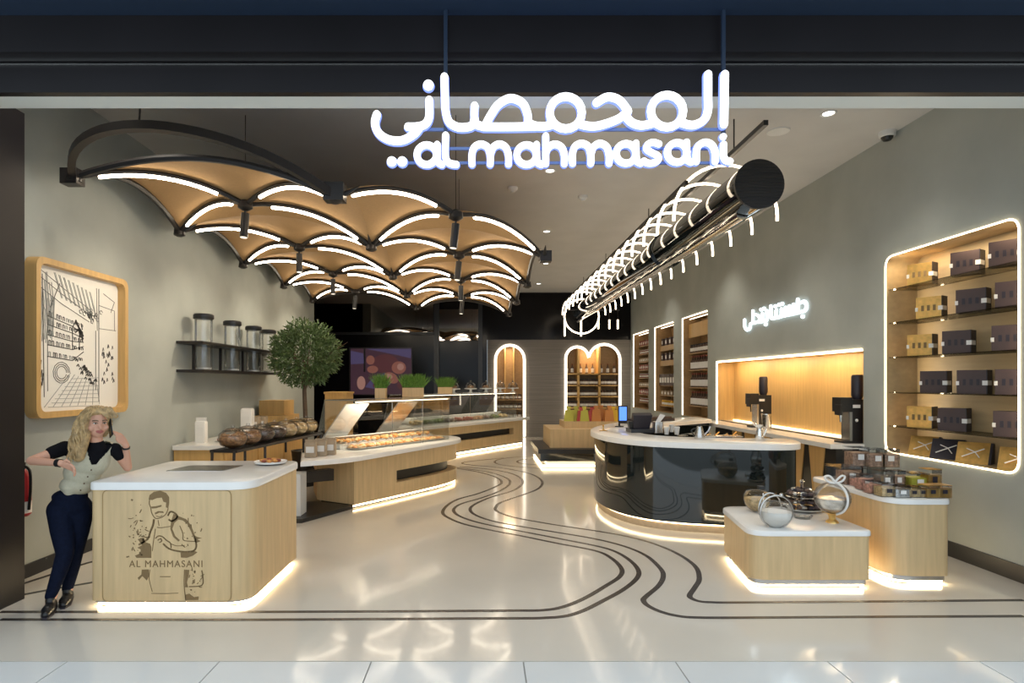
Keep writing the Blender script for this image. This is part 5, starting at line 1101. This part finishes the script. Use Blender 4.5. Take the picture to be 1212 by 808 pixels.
# vest: body-hugging shell with a deep V cut away at the front
c_ = Blob(); c_.ell(chs+Vector((0, 0, -.005)), (.160, .112, .135), tw).ell((chs+wst)/2, (.138, .100, .13), tw).ell(wst+Vector((0, 0, -.01)), (.130, .098, .085), tw).cap(shR.lerp(shL, .17)+Vector((0, 0, .008)), chs+Vector((-.05, -.02, 0)), .058, .08).cap(shR.lerp(shL, .83)+Vector((0, 0, .008)), chs+Vector((.05, .02, 0)), .058, .08)
c_.cap(wst+Vector((-.03, -.05, -.03)), wst+Vector((-.03, -.055, -.115)), .06, .018)
vs = c_.done('vest', 'vest', wm, .007, 5)
bm = bmesh.new(); bm.from_mesh(vs.data); off = wloc(wm); fn_ = Vector((.28, -1, 0)).normalized()
vtip = at(109, 550, 4.79); kill = []
for v in bm.verts:
    p = v.co+off
    if (p-chs).dot(fn_) > .0 and p.z > vtip.z:
        lat = (p-vtip).dot(Vector((1, .28, 0)).normalized()); hgt = p.z-vtip.z
        if abs(lat-.18*hgt) < .012+.50*hgt: kill.append(v)
bmesh.ops.delete(bm, geom=kill, context='VERTS'); bm.to_mesh(vs.data); bm.free()
for k in range(4): p = at(108-4.2*k, 556+8*k, 4.772+.004*k); MB().ball(p, (.007, .005, .007), 8, 6).build('button', 'brow', vs)
for an, hx, toe, lab in ((anR, .02, fl(47.5, 741), 'R'), (anL, .02, fl(71, 726), 'L')):
    an0 = Vector((an.x, an.y, 0)); tv_ = Vector((toe[0], toe[1], 0)); d_ = (tv_-an0).normalized(); hl = an0-d_*.05; tp = hl+d_*.245; c_ = Blob()
    c_.cap(hl+Vector((0, 0, .038)), tp-d_*.09+Vector((0, 0, .036)), .036, .042).cap(tp-d_*.10+Vector((0, 0, .034)), tp-d_*.03+Vector((0, 0, .026)), .042, .026).cap(hl+d_*.03+Vector((0, 0, .05)), hl+d_*.06+Vector((0, 0, .085)), .038, .036)
    sh = c_.done('shoe', 'shoe', wm, .006, 3); sd = Vector((-d_.y, d_.x, 0)); MB().prism([tuple((hl-d_*.03+sd*.03).xy), tuple((hl-d_*.03-sd*.03).xy), tuple((tp-d_*.08-sd*.042).xy), tuple((tp-sd*.015).xy), tuple((tp+sd*.015).xy), tuple((tp-d_*.08+sd*.042).xy)], 0, .014).build('sole', 'ddark', sh)
# hair: scalp cap plus wavy locks
hb_ = Blob(); hb_.ell(H(0, -.028, .028), (.098, .095, .108), RH); hb_.ell(H(.085, -.02, -.06), (.05, .065, .12), RH).ell(H(-.072, -.045, -.05), (.035, .05, .085), RH).ell(H(0, -.085, -.06), (.09, .06, .13), RH)
hb_.ell(H(.01, .03, .10), (.07, .05, .032), RH)
low = at(93, 540, 4.78); hb_.cap(H(.09, -.01, -.06), low, .068, .045).cap(H(.05, -.08, -.1), at(88, 530, 4.88), .075, .05)
hr = hb_.done('hair', 'hair', wm, .009, 3)
rr = random.Random(21); lk = MB()
for k in range(190):
    ph = rr.uniform(.15, 1.25)
    az = rr.uniform(PI*.62, PI*1.78)                       # measured from forward, round the back
    sx_ = math.sin(az)*(-1); fx = math.cos(az)
    if fx > .55 and rr.random() < .8: continue
    top = H(sx_*.085*math.sin(ph+.3), fx*.08*math.sin(ph+.3)-.02, .03+.10*math.cos(ph))
    rightside = sx_ < -.2
    L = rr.uniform(.12, .20) if rightside else rr.uniform(.24, .40)
    dr = Vector((-.10+.1*rr.random()+(.05 if rightside else -.13), -.06*rr.random()-.02, -1)).normalized(); o1 = (SD*sx_+FD*fx*.6); o1.z = 0
    P = []; f0 = rr.random()*6.28; am = rr.uniform(.008, .017)
    for j in range(12):
        t_ = j/11; q = top+o1*(.045*math.sin(min(1, t_*2.2)*PI/2))+dr*L*t_**1.15+Vector((math.cos(f0+t_*15), math.sin(f0+t_*15), 0))*am*(.4+t_)
        P.append(q)
    lk.tube(P, [.009*(1-.55*abs(2*(j/11)-.8)) for j in range(12)], 5)
for k in range(26):                                        # fringe locks over the forehead
    s0 = rr.uniform(-.07, .06); P = []; f0 = rr.random()*6
    sg_ = -1 if s0 < .02 else 1
    for j in range(9): t_ = j/8; P.append(H(s0+sg_*.055*t_, .035+.052*math.sin(t_*1.7), .128-.075*t_**1.6)+Vector((math.cos(f0+t_*9), 0, math.sin(f0+t_*9)))*.006)
    lk.tube(P, [.008*(1-.5*j/8) for j in range(9)], 5)
stuff(lk.build('curls', 'hair', hr, 60))
# bracelets
def band(a_, b_, f, r_, m_, nm, wd=.018): p = a_.lerp(b_, f); d_ = (b_-a_).normalized(); MB().cyl(p-d_*wd, p+d_*wd, r_, n=16).build(nm, m_, wm)
band(elR, wrR, .93, .031, 'black', 'wristband', .016); band(elL, wrL, .90, .030, 'black', 'bracelet', .007)
ph_ = thing('mobile_phone', 'black mobile phone held to the ear of the blond person', 'phone', haL+Vector((-.04, .0, 0)))
pc_ = H(-.092, .02, -.045); ax = (H(.07, .07, -.10)-H(.07, -.02, .03)).normalized(); sd = -SD; up_ = ax.cross(sd).normalized()
MB().hexa([pc_+ax*i_*.07+up_*j_*.035+sd*k_*.004 for k_ in (-1, 1) for i_, j_ in ((-1, -1), (1, -1), (1, 1), (-1, 1))]).build('casing', 'black', ph_, 0)
MB().hexa([pc_+ax*i_*.064+up_*j_*.031+sd*(-.0045+k_*.0006) for k_ in (-1, 1) for i_, j_ in ((-1, -1), (1, -1), (1, 1), (-1, 1))]).build('screen', 'blackg', ph_, 0)
